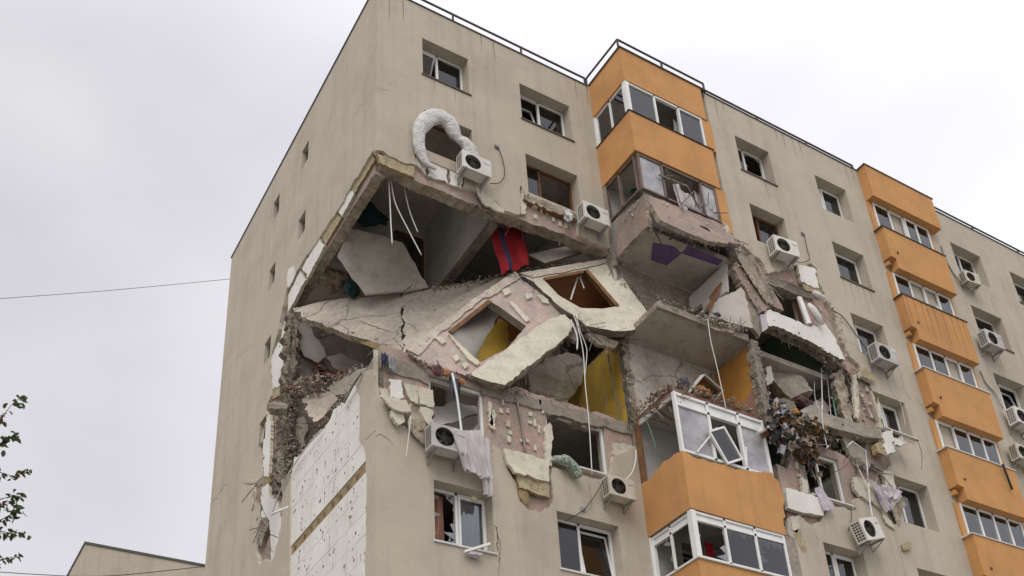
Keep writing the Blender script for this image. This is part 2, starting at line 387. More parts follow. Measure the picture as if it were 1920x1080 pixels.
def bm_chunk(bm, c, s, r, mi=0, flat=(1, 1, 1)):
    b2 = bmesh.new()
    for _ in range(11):
        v = Vector((r.gauss(0, 1), r.gauss(0, 1), r.gauss(0, 1))).normalized() * r.uniform(0.7, 1)
        b2.verts.new((v.x * flat[0], v.y * flat[1], v.z * flat[2]))
    res = bmesh.ops.convex_hull(b2, input=b2.verts[:])
    bmesh.ops.delete(b2, geom=[v for v in b2.verts if not v.link_faces], context='VERTS')
    b2.verts.index_update()
    e = Matrix.Rotation(r.uniform(0, 6.3), 3, Vector((r.random(), r.random(), r.random() + 0.1)).normalized())
    mp = {v: bm.verts.new(Vector(c) + (e @ v.co) * s) for v in b2.verts}
    for f in b2.faces:
        g = bm.faces.new([mp[v] for v in f.verts]); g.material_index = mi
    b2.free()
def chunk(name, c, s, seed, mat, parent=None, flat=(1, 1, 1)):
    bm = bmesh.new(); bm_chunk(bm, c, s, random.Random(seed), 0, flat); return finish(name, bm, mat, parent)
def rubble(name, path, n, size, mats, parent, spread=0.08, seed=1, down=0.0):
    """uncounted crumbs along a broken edge"""
    r = random.Random(seed); P = [Vector(p) for p in path]; bm = bmesh.new()
    L = [(b - a).length for a, b in zip(P, P[1:])]; tot = sum(L)
    n, size = int(n * 2.6), size * 0.78
    for _ in range(n):
        t = r.random() * tot
        for (a, b), l in zip(zip(P, P[1:]), L):
            if t <= l: break
            t -= l
        c = a + (b - a) * (t / max(l, 1e-6)) + Vector((r.gauss(0, spread), r.gauss(0, spread), r.gauss(0, spread * 0.7) - r.random() * down))
        s = size * (0.18 + 0.82 * r.random() ** 2.6)
        bm_chunk(bm, c, s, r, r.randrange(len(mats)), (1, r.uniform(0.5, 1), r.uniform(0.35, 1)))
    o = finish(name, bm, mats, parent); o['kind'] = 'stuff'
    return o
def cloth(name, tl, tr, bl, br, mat, folds=5, amp=0.05, nu=28, nv=18, seed=0, rag=0.1, parent=None, out=None, sag=0.0, stripe=None):
    """hanging fabric with folds; out = direction the folds bulge to; stripe = (u0, u1) takes the second material"""
    r = random.Random(seed); tl, tr, bl, br = map(Vector, (tl, tr, bl, br))
    n = Vector(out).normalized() if out else (tr - tl).cross(bl - tl).normalized()
    ph = r.uniform(0, 6); bm = bmesh.new(); grid = []
    ends = [1 - rag * abs(noise.noise(Vector((i * 0.35, seed, 0)))) * 2 for i in range(nu + 1)]
    for j in range(nv + 1):
        row = []
        for i in range(nu + 1):
            u, v = i / nu, j / nv * ends[i]
            p = (tl * (1 - u) + tr * u) * (1 - v) + (bl * (1 - u) + br * u) * v
            w = 0.35 + 0.65 * v
            f = math.sin(u * folds * 6.283 + ph + 1.2 * noise.noise(Vector((u * 3, v * 2, seed)))) * amp * w
            f += noise.noise(Vector((u * 4, v * 3, seed + 5))) * amp * 0.9
            p = p + n * f + Vector((0, 0, -sag * 4 * u * (1 - u) * (1 - v)))
            row.append(bm.verts.new(p))
        grid.append(row)
    for j in range(nv):
        for i in range(nu):
            f = bm.faces.new((grid[j][i], grid[j][i + 1], grid[j + 1][i + 1], grid[j + 1][i])); f.smooth = True
            if stripe and stripe[0] <= (i + 0.5) / nu <= stripe[1]: f.material_index = 1
    return finish(name, bm, mat, parent)

# ================================================================ the building
ROOF = 27.7
ST = 2.68
def FLOOR(k): return 24.16 - ST * k
def HEAD(k): return 26.45 - ST * k
def SILL(k): return 25.06 - ST * k
YL, YR = 0.0, -1.44                      # outer faces of the left wing and of the right wing
WIN_L = [(1.29, 2.65), (4.25, 5.89)]
WIN_A, WIN_B, WIN_C, WIN_D = (10.73, 12.06), (13.95, 15.28), (20.17, 21.71), (23.26, 24.8)
bld = empty('apartment_building', (0, 0, 0), 'grey-beige apartment block with orange balconies and a collapsed corner', 'building')
def rect(x0, x1, z0, z1, y): return [(x0, y, z0), (x1, y, z0), (x1, y, z1), (x0, y, z1)]
def win_rect(w, k, y): return rect(w[0], w[1], SILL(k), HEAD(k), y)

# ---- ground
gm = bmesh.new()
bm_box(gm, (-400, -400, -0.3), (400, 600, 0))
tag(finish('ground', gm, 'paving'), kind='structure')
tag(box('pavement', (-4, -6, 0), (30, 14, 0.12), 'paving'), kind='structure')

# ---- gable: render and foam skin over a concrete panel wall
g_break = [(0,4.76,15.47),(0,5.42,15.65),(0,5.25,15.11),(0,5.25,14.31),(0,5.6,13.69),(0,5.86,13.5),(0,6.27,13.89),(0,6.65,13.89),(0,7.01,14.5),(0,7.19,15.11),(0,7.54,15.84),(0,7.5,16.05),(0,7.71,16.81),(0,7.14,17.91),(0,6.8,18.29),(0,6.79,18.8),(0,6.56,18.88),(0,6.56,19.17),(0,6.79,20.27),(0,6.33,20.76),(0,5.98,21.52),(0,5.85,21.8),(0,5.48,22.08),(0,4.81,21.96),(0,3.33,21.86),(0,2.2,21.79),(0,1.39,21.87),(0,0.16,21.85)]
g_break = jag(g_break, 0.035, 0.16, 3, normal=(1, 0, 0), fine=False)
g_corner = jag([(0,0,15.36),(0,0.42,15.62),(0,0.78,15.79),(0,1.08,15.79),(0,1.02,15.63),(0,0.76,15.18),(0,0.79,14.09),(0,0.6,13.94),(0,0.44,13.5),(0,0.4,12.4),(0,0.42,10.81)], 0.015, 0.15, 4, normal=(1, 0, 0), fine=False)
gable_out = [(0, 11.5, 0), (0, 0, 0), (0, 0, 15.95)] + g_corner[1:] + [(0, 0.43, 8), (0, 4.55, 8), [(0,4.52,12.65)][0]] + g_break + [(0, 0, 21.62), (0, 0, ROOF), (0, 11.5, ROOF)]
niches = []
for k in range(6):
    for y0, y1 in ((4.55, 5.05), (6.85, 7.35)):
        if k >= 1 and y0 < 5 and k != 1: continue
        if k == 4: continue
        if k == 5: continue
        niches.append([(0, y0, 25.75 - ST * k), (0, y1, 25.75 - ST * k), (0, y1, 26.5 - ST * k), (0, y0, 26.5 - ST * k)])
gable_out = [(p[0], max(p[1], 0.101), p[2]) for p in gable_out]
gable_skin = plate('gable_wall', gable_out, (0.11, 0, 0), ('stucco', 'foam', 'broken', 'stucco'), niches, bld)
g_struct = [(0.112, 11.3, 0), (0.112, 0.15, 0), (0.112, 0.15, 15.9)] + jag([(0.112, 0.4, 15.95), (0.112, 1.5, 15.6), (0.112, 3.0, 15.75), (0.112, 4.75, 15.4)], 0.05, 0.15, 5, normal=(1, 0, 0)) \
    + jag([(0.112, 4.78, 12.3), (0.112, 5.55, 12.0)], 0.05, 0.15, 6, normal=(1, 0, 0)) + jag([(0.112, 5.6, 13), (0.112, 5.62, 16), (0.112, 5.55, 19), (0.112, 5.5, 21.25)], 0.05, 0.14, 7, normal=(1, 0, 0)) \
    + jag([(0.112, 5.3, 21.32), (0.112, 3, 21.3), (0.112, 0.3, 21.27)], 0.03, 0.2, 8, normal=(1, 0, 0)) + [(0.112, 0.2, 27.6), (0.112, 11.3, 27.6)]
plate('gable_panel', g_struct, (0.26, 0, 0), ('pink_worn', 'broken', 'plaster', 'concrete'), [[(0.112, p[1], p[2]) for p in h] for h in niches], bld)
for h in niches:
    box('niche_shutter', (0.29, h[0][1] - 0.05, h[0][2] - 0.05), (0.33, h[1][1] + 0.05, h[2][2] + 0.05), 'concrete', bld)

def stucco_end(o, test):
    """the return of the render at a sound corner is render, not torn foam"""
    for p in o.data.polygons:
        if test(p): p.material_index = 0
# ---- left wing front, upper part
L_up = jag([(6.85,0,21.56),(6.26,0,21.55),(5.71,0,21.58),(5.73,0,22.11),(5.01,0,22.02),(4.36,0,21.99),(4.18,0,22.07),(4.07,0,22.41),(4.02,0,22.51),(4.01,0,21.99),(3.93,0,21.47),(3.46,0,21.37),(3.24,0,21.58),(2.91,0,21.71),(2.31,0,21.6),(2.38,0,22.03),(1.91,0,22.05),(1.33,0,22.04),(1.17,0,22.14),(1.14,0,22.63),(0.99,0,22.53),(1.01,0,22.06),(1.06,0,21.73),(0.75,0,21.64),(0.47,0,21.68),(-0.02,0,21.67)], 0.025, 0.16, 9, normal=(0, 1, 0))
holes = [win_rect(w, k, 0) for w in WIN_L for k in (0, 1)]
fw = plate('front_wall', [(0, 0, ROOF), (6.7, 0, ROOF)] + L_up, (0, 0.1, 0), ('stucco', 'foam', 'broken', 'stucco'), holes, bld)
stucco_end(fw, lambda p: abs(p.normal.x) > 0.9 and p.center.x < 0.02)
L_up_s = jag([(6.87,0.1,21.43),(5.94,0.1,21.49),(5.03,0.1,21.47),(4.22,0.1,21.42),(3.44,0.1,21.33),(3.2,0.1,21.28),(2.53,0.1,21.28),(1.94,0.1,21.3),(1.36,0.1,21.32),(1.01,0.1,21.34),(0.52,0.1,21.38),(0.19,0.1,21.39)], 0.03, 0.16, 10, normal=(0, 1, 0))
plate('front_panel', [(0.15, 0.102, 27.6), (6.68, 0.102, 27.6)] + L_up_s, (0, 0.32, 0), ('pink', 'broken', 'plaster', 'stucco'), [[(p[0], 0.102, p[2]) for p in h] for h in holes], bld)

# ---- left wing front, lower part
L_lo = jag([(6.78,0,14.48),(6.8,0,15.27),(6.57,0,15.3),(6.15,0,15),(5.99,0,14.93),(5.79,0,14.15),(5.16,0,14.15),(4.59,0,14.16),(4.26,0,14.14),(4.23,0,14.01),(4.2,0,13.29),(3.85,0,12.89),(3.52,0,12.9),(3.33,0,13.08),(3.27,0,13.49),(3.11,0,13.71),(2.92,0,14.24),(2.75,0,14.3),(2.62,0,13.83),(2.47,0,13.8),(1.89,0,13.82),(1.4,0,13.86),(1.15,0,13.74),(0.97,0,13.87),(0.79,0,14.1),(0.57,0,14.15),(0.37,0,14.42),(0.1,0,14.7),(0.01,0,15.26)], 0.025, 0.15, 12, normal=(0, 1, 0))
holes = [win_rect(w, 5, 0) for w in WIN_L]
fw = plate('front_wall', [(0, 0, 0), (6.7, 0, 0)] + L_lo, (0, 0.1, 0), ('stucco', 'foam', 'broken', 'stucco'), holes, bld)
stucco_end(fw, lambda p: abs(p.normal.x) > 0.9 and p.center.x < 0.02)
L_lo_s = jag([(6.68, 0.102, 16.1), (2.9, 0.102, 16.12), (2.6, 0.102, 16.0), (1.1, 0.102, 16.05), (0.3, 0.102, 16.15), (0.15, 0.102, 16.1)], 0.03, 0.16, 13, normal=(0, 1, 0))
holes = [[(p[0], 0.102, p[2]) for p in win_rect(w, k, 0)] for w in WIN_L for k in (4, 5)]
plate('front_panel', [(0.15, 0.102, 0), (6.68, 0.102, 0)] + L_lo_s, (0, 0.32, 0), ('pink', 'concrete', 'plaster', 'stucco'), holes, bld)
# concrete ring beam on the wall head
slab('ring_beam', [(2.61,0.06,15.94),(3.93,0.06,15.94),(5.4,0.06,16),(6.83,0.06,16.06),(6.78,0.06,15.72),(5.36,0.06,15.68),(3.9,0.06,15.63),(2.59,0.06,15.63)], 0.3, ('concrete', 'broken'), bld, 0.02, 0.2, 21)
slab('ring_beam', [(0.18,0.07,15.86),(1.23,0.07,15.84),(1.28,0.07,15.43),(0.72,0.07,15.46),(0.29,0.07,15.44)], 0.3, ('concrete', 'broken'), bld, 0.02, 0.2, 22)

# ---- right wing front
R_bite = [(9.65,-1.44,12.99),(9.77,-1.44,13.48),(10.14,-1.44,13.62),(10.44,-1.44,13.44),(10.83,-1.44,13.61),(11.15,-1.44,14.02),(11.37,-1.44,14.18),(12.18,-1.44,14.2),(12.21,-1.44,14.57),(12.43,-1.44,14.69),(12.92,-1.44,14.53),(13.17,-1.44,14.41),(13.31,-1.44,14.09),(13.69,-1.44,14.23),(13.87,-1.44,14.61),(13.81,-1.44,15.14),(13.79,-1.44,15.56),(13.71,-1.44,15.83),(14.02,-1.44,16.05),(14,-1.44,16.49),(13.92,-1.44,17.11),(14.07,-1.44,18.69),(13.76,-1.44,19.18),(13.38,-1.44,19.4),(13.29,-1.44,19.83),(13.2,-1.44,20.82),(13.04,-1.44,21.13),(12.97,-1.44,21.64),(12.97,-1.44,22.27),(12.8,-1.44,22.41),(12.2,-1.44,22.09),(11.78,-1.44,21.78),(10.87,-1.44,21.27),(10.68,-1.44,21.7),(10.44,-1.44,21.73),(10.07,-1.44,21.97),(9.62,-1.44,22.1),(9.56,-1.44,22.65)]
R_bite = jag(R_bite, 0.03, 0.15, 14, normal=(0, 1, 0))
holes = [win_rect(w, k, YR) for w, ks in ((WIN_A, (0, 1, 5)), (WIN_B, (0, 1, 2, 3, 4, 5)), (WIN_C, (0, 1, 2, 3)), (WIN_D, (0, 1))) for k in ks]
plate('front_wall', [(27, YR, ROOF), (27, YR, 0), (9.8, YR, 0), (9.8, YR, 12.9)] + R_bite + [(9.8, YR, 22.6), (9.8, YR, ROOF)], (0, 0.1, 0), ('stucco', 'foam', 'broken', 'stucco'), holes, bld)
R_struct = jag([(10.17,-1.34,14.94),(10.39,-1.34,15.64),(11.19,-1.34,15.96),(11.93,-1.34,15.96),(12.67,-1.34,15.9),(13.15,-1.34,15.67),(13.88,-1.34,15.87),(13.58,-1.34,16.31),(13.39,-1.34,16.69),(13.25,-1.34,17.08),(13.27,-1.34,17.76),(13.48,-1.34,18.67),(13.36,-1.34,18.84),(13.16,-1.34,18.99),(12.07,-1.34,19.37),(10.94,-1.34,19.48),(10.21,-1.34,19.39)], 0.025, 0.15, 15, normal=(0, 1, 0))
R_struct = R_struct + [(9.9, -1.338, 21.6), (9.82, -1.338, 27.6)]
holes = [[(p[0], -1.338, p[2]) for p in h] for h in holes] + [[(p[0], -1.338, p[2]) for p in win_rect(WIN_A, k, 0)] for k in (2, 4)]
plate('front_panel', [(26.9, -1.338, 27.6), (26.9, -1.338, 0), (9.82, -1.338, 0), (9.82, -1.338, 15)] + R_struct, (0, 0.3, 0), ('pink', 'broken', 'plaster', 'stucco'), holes, bld)

# ---- rear, end and party walls, floors: the cells behind the openings
box('rear_wall', (0.4, 11.2, 0), (27, 11.5, ROOF), 'stucco', bld)
box('end_wall', (26.7, -1.0, 0), (27, 11.19, ROOF), 'stucco', bld)
box('roof_slab', (0.38, 0.43, 26.86), (26.69, 11.19, 27.1), 'concrete', bld)
box('roof_slab', (9.83, -1.03, 26.86), (26.69, 0.42, 27.1), 'concrete', bld)
BAYS = [(0.38, 3.33), (3.47, 6.63), (6.77, 9.73), (9.87, 12.93), (13.07, 16.03), (16.17, 19.33), (19.47, 22.53), (22.67, 26.69)]
for k in range(0, 7):
    for bi, (x0, x1) in enumerate(BAYS):
        y0 = 0.43 if bi < 2 else (0.2 if bi == 2 else -1.03)
        z1 = FLOOR(k)
        if bi in (0, 1) and k in (1, 2, 3):
            if bi == 1 and k == 2: y0 = 1.6
            elif bi == 1 and k == 3: y0 = 0.43
            else: y0 = 4.05 if k == 1 else 5.85
        if bi == 3 and k == 3: y0 = 1.0
        plate('floor_slab', [(x0, y0, z1 - 0.17), (x1, y0, z1 - 0.17), (x1, 11.19, z1 - 0.17), (x0, 11.19, z1 - 0.17)], (0, 0, 0.17), ('ceiling', 'concrete', 'concrete'), (), bld)
def party(x, y0, y1, z0, z1, m='plaster', t=0.13):
    return plate('party_wall', [(x - t / 2, y0, z0), (x - t / 2, y1, z0), (x - t / 2, y1, z1), (x - t / 2, y0, z1)], (t, 0, 0), (m, 'concrete_dark', 'plaster'), (), bld)
for x in (3.4, 6.7, 9.8, 13.0, 16.1, 19.4, 22.6):
    ya = 0.425 if x < 6.5 else (0.21 if x < 9.9 else -1.035)
    for k in range(0, 7):
        z0, z1 = FLOOR(k), FLOOR(k - 1) - 0.17
        y0 = ya
        m = 'plaster'
        if x == 3.4 and k in (2, 3): y0 = 5.9
        if x == 3.4 and k == 1: z0 = FLOOR(k) - 0.12
        if x == 6.7 and k == 3: m, y0 = 'yellow', 0.1
        if x == 6.7 and k == 2: m, y0 = 'plaster', 2.5
        if x == 13.0 and k in (2, 3): m = 'green_wall'
        if x == 13.0 and k == 3: y0 = 1.2
        party(x, y0, 11.19, z0 + 0.002, z1 - 0.002, m)
for k in range(0, 7):
    z0, z1 = FLOOR(k) + 0.003, FLOOR(k - 1) - 0.173
    for bi, (x0, x1) in enumerate(BAYS):
        yw = 5.8 if bi < 2 else 3.6
        m = 'plaster'
        if bi == 0 and k in (2, 3): m = 'plaster_cracked'
        if bi == 0 and k == 1: yw = 3.9
        if bi == 1 and k in (2, 3): yw, m = 3.2, ('brown_wall' if k == 2 else 'plaster')
        if bi == 3 and k in (2, 3): yw, m = 2.6, 'green_wall'
        door = []
        if bi == 0 and k == 1: door = [rect(2.35, 3.22, z0 + 0.01, z0 + 2.03, yw)]
        plate('partition_wall', rect(x0 + 0.003, x1 - 0.003, z0, z1, yw), (0, 0.1, 0), (m, 'concrete', 'plaster', 'frame_brown'), door, bld)
# door frame of the room whose floor has gone
bm = bmesh.new()
z0 = FLOOR(1)
for a, b in (((2.38, 3.88, z0), (2.38, 3.88, z0 + 2.0)), ((3.19, 3.88, z0), (3.19, 3.88, z0 + 2.0)), ((2.38, 3.88, z0 + 2.0), (3.19, 3.88, z0 + 2.0))):
    bm_bar(bm, a, b, 0.08, 0.1)
finish('door_frame', bm, 'frame_brown', bld)
# broken lower edge of the party wall above the void: exposed concrete beam
bar('wall_foot', (3.4, 0.42, 21.28), (3.4, 3.88, 21.28), 0.2, 0.16, 'concrete_dark', bld)

# ---- loggia stack in the step of the plan
plate('loggia_wall', rect(6.705, 9.795, 0, ROOF - 0.02, 0), (0, 0.2, 0), ('plaster', 'concrete', 'plaster'), [], bld)

def frame_grid(name, x0, x1, z0, z1, y, cols, mat, parent, w=0.06, d=0.06, rail=None, axis='x', transom=None, skip=()):
    """window frame of bars along x (or along y for axis 'y'); returns the frame and its light rectangles"""
    def P(u, z): return (u, y, z) if axis == 'x' else (y, u, z)
    bm = bmesh.new(); n = len(cols) + 1
    edges = [x0] + [x0 + (x1 - x0) * c for c in cols] + [x1]
    up = (0, 1, 0) if axis == 'x' else (1, 0, 0)
    for i, u in enumerate(edges):
        uu = u + (w / 2 if i == 0 else (-w / 2 if i == n else 0))
        if i in skip: continue
        bm_bar(bm, P(uu, z0), P(uu, z1), d, w, up)
    for z in (z0 + w / 2, z1 - w / 2) + ((transom,) if transom else ()):
        bm_bar(bm, P(x0 + w * 0.9, z), P(x1 - w * 0.9, z), d * 0.96, w, up)
    o = finish(name, bm, mat, parent)
    top = transom or z1
    lights = [(edges[i] + w * 0.6, edges[i + 1] - w * 0.6, z0 + w, top - (w if not transom else w / 2)) for i in range(n)]
    if transom: lights += [(edges[i] + w * 0.6, edges[i + 1] - w * 0.6, transom + w / 2, z1 - w) for i in range(n)]
    return o, lights
def pane(l, y, parent, mat='glass', axis='x', name='pane'):
    x0, x1, z0, z1 = l
    if axis == 'x': return box(name, (x0, y - 0.004, z0), (x1, y + 0.004, z1), mat, parent)
    return box(name, (y - 0.004, x0, z0), (y + 0.004, x1, z1), mat, parent)
def shards(l, y, parent, seed, mat='glass_shard', axis='x', sides='lrtb', deep=0.3):
    """teeth of glass left round the rim of a smashed pane"""
    r = random.Random(seed); x0, x1, z0, z1 = l; w, h = x1 - x0, z1 - z0
    bm = bmesh.new()
    def P(u, z, yy): return (u, yy, z) if axis == 'x' else (yy, u, z)
    for s in sides:
        L = h if s in 'lr' else w
        n = max(3, int(L / 0.2)); pts = []
        for i in range(n * 2 + 1):
            t = min(1, max(0, (i + r.uniform(-0.45, 0.45)) / (n * 2))); d = (r.uniform(0.05, 1.0) ** 2.2 * 1.6 if i % 2 else r.uniform(0.0, 0.15)) * deep * min(w, h)
            if s == 'l': pts.append((x0 + d, z0 + t * h))
            elif s == 'r': pts.append((x1 - d, z0 + t * h))
            elif s == 'b': pts.append((x0 + t * w, z0 + d))
            else: pts.append((x0 + t * w, z1 - d))
        base = {'l': [(x0, z1), (x0, z0)], 'r': [(x1, z1), (x1, z0)], 'b': [(x1, z0), (x0, z0)], 't': [(x1, z1), (x0, z1)]}[s]
        o = [P(u, z, y) for u, z in pts + base]
        bm_plate(bm, o, (0, 0.006, 0) if axis == 'x' else (0.006, 0, 0), (), (0, 0, 0, 0))
    return finish('broken_pane', bm, mat, parent)
def sash(l, y, mat, parent, mode=None, deg=0, glass='glass', w=0.055):
    """opening light; mode tilt: about its foot, flap: about its head, swing: about its left stile, drop: turned in its plane"""
    x0, x1, z0, z1 = l
    bm = bmesh.new()
    W, H = x1 - x0, z1 - z0
    for a, b in (((w / 2, 0, 0), (w / 2, 0, H)), ((W - w / 2, 0, 0), (W - w / 2, 0, H)), ((w, 0, w / 2), (W - w, 0, w / 2)), ((w, 0, H - w / 2), (W - w, 0, H - w / 2))):
        bm_bar(bm, a, b, 0.05, w, (0, 1, 0))
    a = math.radians(deg)
    M4 = Matrix.Translation((x0, y, z0))
    if mode == 'tilt': M4 = M4 @ Matrix.Rotation(-a, 4, 'X')
    if mode == 'flap': M4 = M4 @ Matrix.Translation((0, 0, H)) @ Matrix.Rotation(a, 4, 'X') @ Matrix.Translation((0, 0, -H))
    if mode == 'swing': M4 = M4 @ Matrix.Rotation(a, 4, 'Z')
    if mode == 'drop': M4 = M4 @ Matrix.Translation((W / 2, -0.03, H / 2)) @ Matrix.Rotation(a, 4, 'Y') @ Matrix.Translation((-W / 2, 0, -H / 2))
    if glass: bm_box(bm, (w, -0.004, w), (W - w, 0.004, H - w), None, 1)
    for v in bm.verts: v.co = M4 @ v.co
    return finish('sash', bm, [mat, glass or 'glass'], parent)
def window(w, k, y, mat='frame_white', cols=(0.5,), lights=('glass', 'glass'), sill='sill', rec=0.34, seed=0, z=None):
    z0, z1 = z or (SILL(k), HEAD(k))
    fr, L = frame_grid('window', w[0] + 0.01, w[1] - 0.01, z0 + 0.02, z1 - 0.01, y + rec, cols, mat, bld)
    for i, s in enumerate(lights):
        if i >= len(L) or s == 'empty': continue
        if s == 'glass': pane(L[i], y + rec, fr)
        elif s == 'dusty': pane(L[i], y + rec, fr, 'glass_dusty')
        elif s == 'sash': sash(L[i], y + rec - 0.02, mat, fr)
        elif s == 'broken': shards(L[i], y + rec, fr, seed + i)
        else: sash(L[i], y + rec - 0.02, mat, fr, s[0], s[1])
    if sill: box('sill', (w[0] - 0.04, y - 0.035, z0 - 0.028), (w[1] + 0.04, y + rec - 0.03, z0 + 0.012), sill, fr)
    return fr
window(WIN_L[0], 0, YL, lights=(('flap', 32), 'glass'), cols=(0.43,))
window(WIN_L[1], 0, YL, lights=(('tilt', 14), 'glass'), cols=(0.48,))
window(WIN_L[0], 1, YL, 'frame_brown', (), ('empty',), None)
window(WIN_L[1], 1, YL, 'frame_brown', (0.36,), ('glass', 'empty'), None)
window(WIN_L[0], 4, YL, 'frame_white', (), ('empty',), None, rec=0.2)
window(WIN_L[1], 4, YL, 'frame_white', (), ('empty',), 'sill_white', rec=0.2)
window(WIN_L[0], 5, YL, lights=('broken', 'sash'), cols=(0.48,), sill='sill_white', rec=0.3, seed=31)
window(WIN_L[1], 5, YL, lights=('glass', ('tilt', 8)), cols=(0.45,), sill='sill_white', rec=0.3)
window(WIN_A, 0, YR, lights=('glass', 'broken'), cols=(0.42,), seed=41)
window(WIN_A, 1, YR, 'frame_brown', (0.4,), ('empty', 'glass'), None)
window(WIN_A, 2, YR, 'frame_brown', (), ('empty',), None, rec=0.2)
window(WIN_A, 4, YR, 'frame_white', (0.45,), (('swing', 35), 'empty'), 'sill_white', rec=0.2, seed=42)
window(WIN_A, 5, YR, 'frame_white', (0.45,), ('glass', 'sash'), None)
window(WIN_B, 0, YR, lights=('glass', 'sash'), cols=(0.36,), sill=None)
window(WIN_B, 1, YR, lights=('glass', 'sash'), cols=(0.12,))
window(WIN_B, 2, YR, lights=('glass', 'sash'), cols=(0.3,), sill=None)
window(WIN_B, 3, YR, lights=('glass', 'sash'), cols=(0.5,), sill=None)
window(WIN_B, 4, YR, lights=('glass', 'glass'), cols=(0.4,), sill=None)
window(WIN_B, 5, YR, lights=('glass', 'glass'), sill=None)
window(WIN_C, 0, YR, lights=('glass', 'glass'), cols=(0.5,), sill=None)
window(WIN_C, 1, YR, lights=('glass', 'glass'), cols=(0.35,))
window(WIN_C, 2, YR, lights=('glass', ('tilt', 10)), cols=(0.4,), sill=None)
window(WIN_C, 3, YR, lights=('glass', 'glass'), cols=(0.5,), sill=None)
window(WIN_D, 0, YR, lights=('dusty', 'glass'), cols=(0.4,))
window(WIN_D, 1, YR, lights=('glass', 'glass'), cols=(0.4,))

# ---- projecting balconies, far stack (x 16.1 to 19.4)
for k in range(-1, 6):
    top = 25.08 - ST * k if k >= 0 else ROOF + 0.01
    bot = 23.5 - ST * k if k >= 0 else 26.38
    if k < 0: out = [(16.16, -1.75, bot), (19.36, -1.75, bot), (19.36, -1.75, top), (16.16, -1.75, top)]
    else: out = [(16.4, -1.75, bot), (19.05, -1.75, bot), (19.05, -1.75, top), (16.18, -1.75, top), (16.18, -1.75, bot + 0.4), (16.4, -1.75, bot + 0.36)]
    bal = plate('balcony', out, (0, 0.306, 0), ('orange_streaked' if k == 1 else 'orange',), (), bld)
    bal['label'] = 'solid orange parapet band of the far balcony stack' if k != 1 else 'orange parapet band with dark drip streaks'
    box('coping', (16.12, -1.78, top), (19.4 if k < 0 else 19.09, -1.43, top + 0.03), 'coping' if k < 2 else 'sill_white', bal)
    if k >= 0:
        box('bracket', (16.2, -1.6, bot + 0.2), (16.3, -1.442, bot + 0.33), 'orange', bal)
        box('drain_spout', (16.5, -1.79, bot + 0.62), (16.56, -1.752, bot + 0.67), 'sill', bal)
        box('drain_spout', (19.052, -1.7, bot + 0.3), (19.1, -1.6, bot + 0.38), 'dark', bal)
    if k < 5:
        wz0, wz1 = 23.5 - ST * (k + 1) + 1.6, (bot - 0.01)
        fr, L = frame_grid('balcony_window', 16.36, 18.95, wz0, wz1, -1.5, (0.27, 0.52, 0.76), 'frame_white', bld)
        st = [('glass', 'empty', 'sash', 'glass'), ('glass', 'empty', 'tilt', 'glass'), ('glass', 'glass', 'empty', 'glass'), ('empty', 'glass', 'glass', 'glass'), ('glass', 'glass', 'glass', 'glass'), ('glass', 'glass', 'glass', 'glass')][k + 1]
        for s, l in zip(st, L):
            if s == 'glass': pane(l, -1.5, fr)
            elif s == 'sash': sash(l, -1.53, 'frame_white', fr)
            elif s == 'tilt': sash(l, -1.53, 'frame_white', fr, 'tilt', 12)
        for xa, xb in ((16.17, 16.35), (18.96, 19.08)):
            box('pilaster', (xa, -1.5, wz0 - 0.02), (xb, -1.442, wz1 + 0.0), 'orange', bld)
# the wall opens behind those windows: dark panels of the rooms are the loggia interiors
# ---- loggia stack in the step (x 6.7 to 9.8)
def L_parapet(z0, z1, mat='orange', name='balcony'):
    pl = [(6.7, -0.002, z0), (6.7, -1.5, z0), (9.62, -1.5, z0), (9.62, -1.38, z0), (6.82, -1.38, z0), (6.82, -0.002, z0)]
    return plate(name, pl, (0, 0, z1 - z0), (mat, mat, mat), (), bld)
def loggia_floor(z, mats=('ceiling', 'concrete', 'concrete')):
    return plate('balcony_slab', [(6.83, -1.37, z), (9.79, -1.37, z), (9.79, -0.003, z), (6.83, -0.003, z)], (0, 0, 0.16), mats, (), bld)
L_parapet(26.42, ROOF + 0.02)['label'] = 'plain orange roof band over the corner loggias'
plate('coping', [(6.66, 0, ROOF + 0.021), (6.66, -1.54, ROOF + 0.021), (9.8, -1.54, ROOF + 0.021), (9.8, 0, ROOF + 0.021)], (0, 0, 0.03), ('coping',), (), bld)
loggia_floor(26.6)
p0 = L_parapet(23.73, 25.2); p0['label'] = 'weathered orange parapet above the smashed loggia windows'
loggia_floor(23.8)
box('coping', (6.67, -1.53, 25.2), (9.65, -1.36, 25.225), 'dark', p0)
box('coping', (6.67, -1.355, 25.2), (6.84, -0.003, 25.225), 'dark', p0)
fr, L = frame_grid('balcony_window', 6.76, 9.45, 25.23, 26.41, -1.44, (0.36, 0.68), 'frame_white', bld, w=0.08)
pane(L[0], -1.44, fr); pane(L[2], -1.44, fr)
fr2, L2 = frame_grid('balcony_window', -1.36, -0.05, 25.23, 26.41, 6.78, (0.5,), 'frame_white', bld, axis='y', w=0.07)
for l in L2: pane(l, 6.78, fr2, axis='y')
for zz0, zz1 in ((25.23, 26.41), (22.52, 23.72)):
    box('pilaster', (9.46, -1.47, zz0 - (0.0 if zz0 > 24 else 0.35)), (9.795, -1.33, zz1), 'orange', bld)
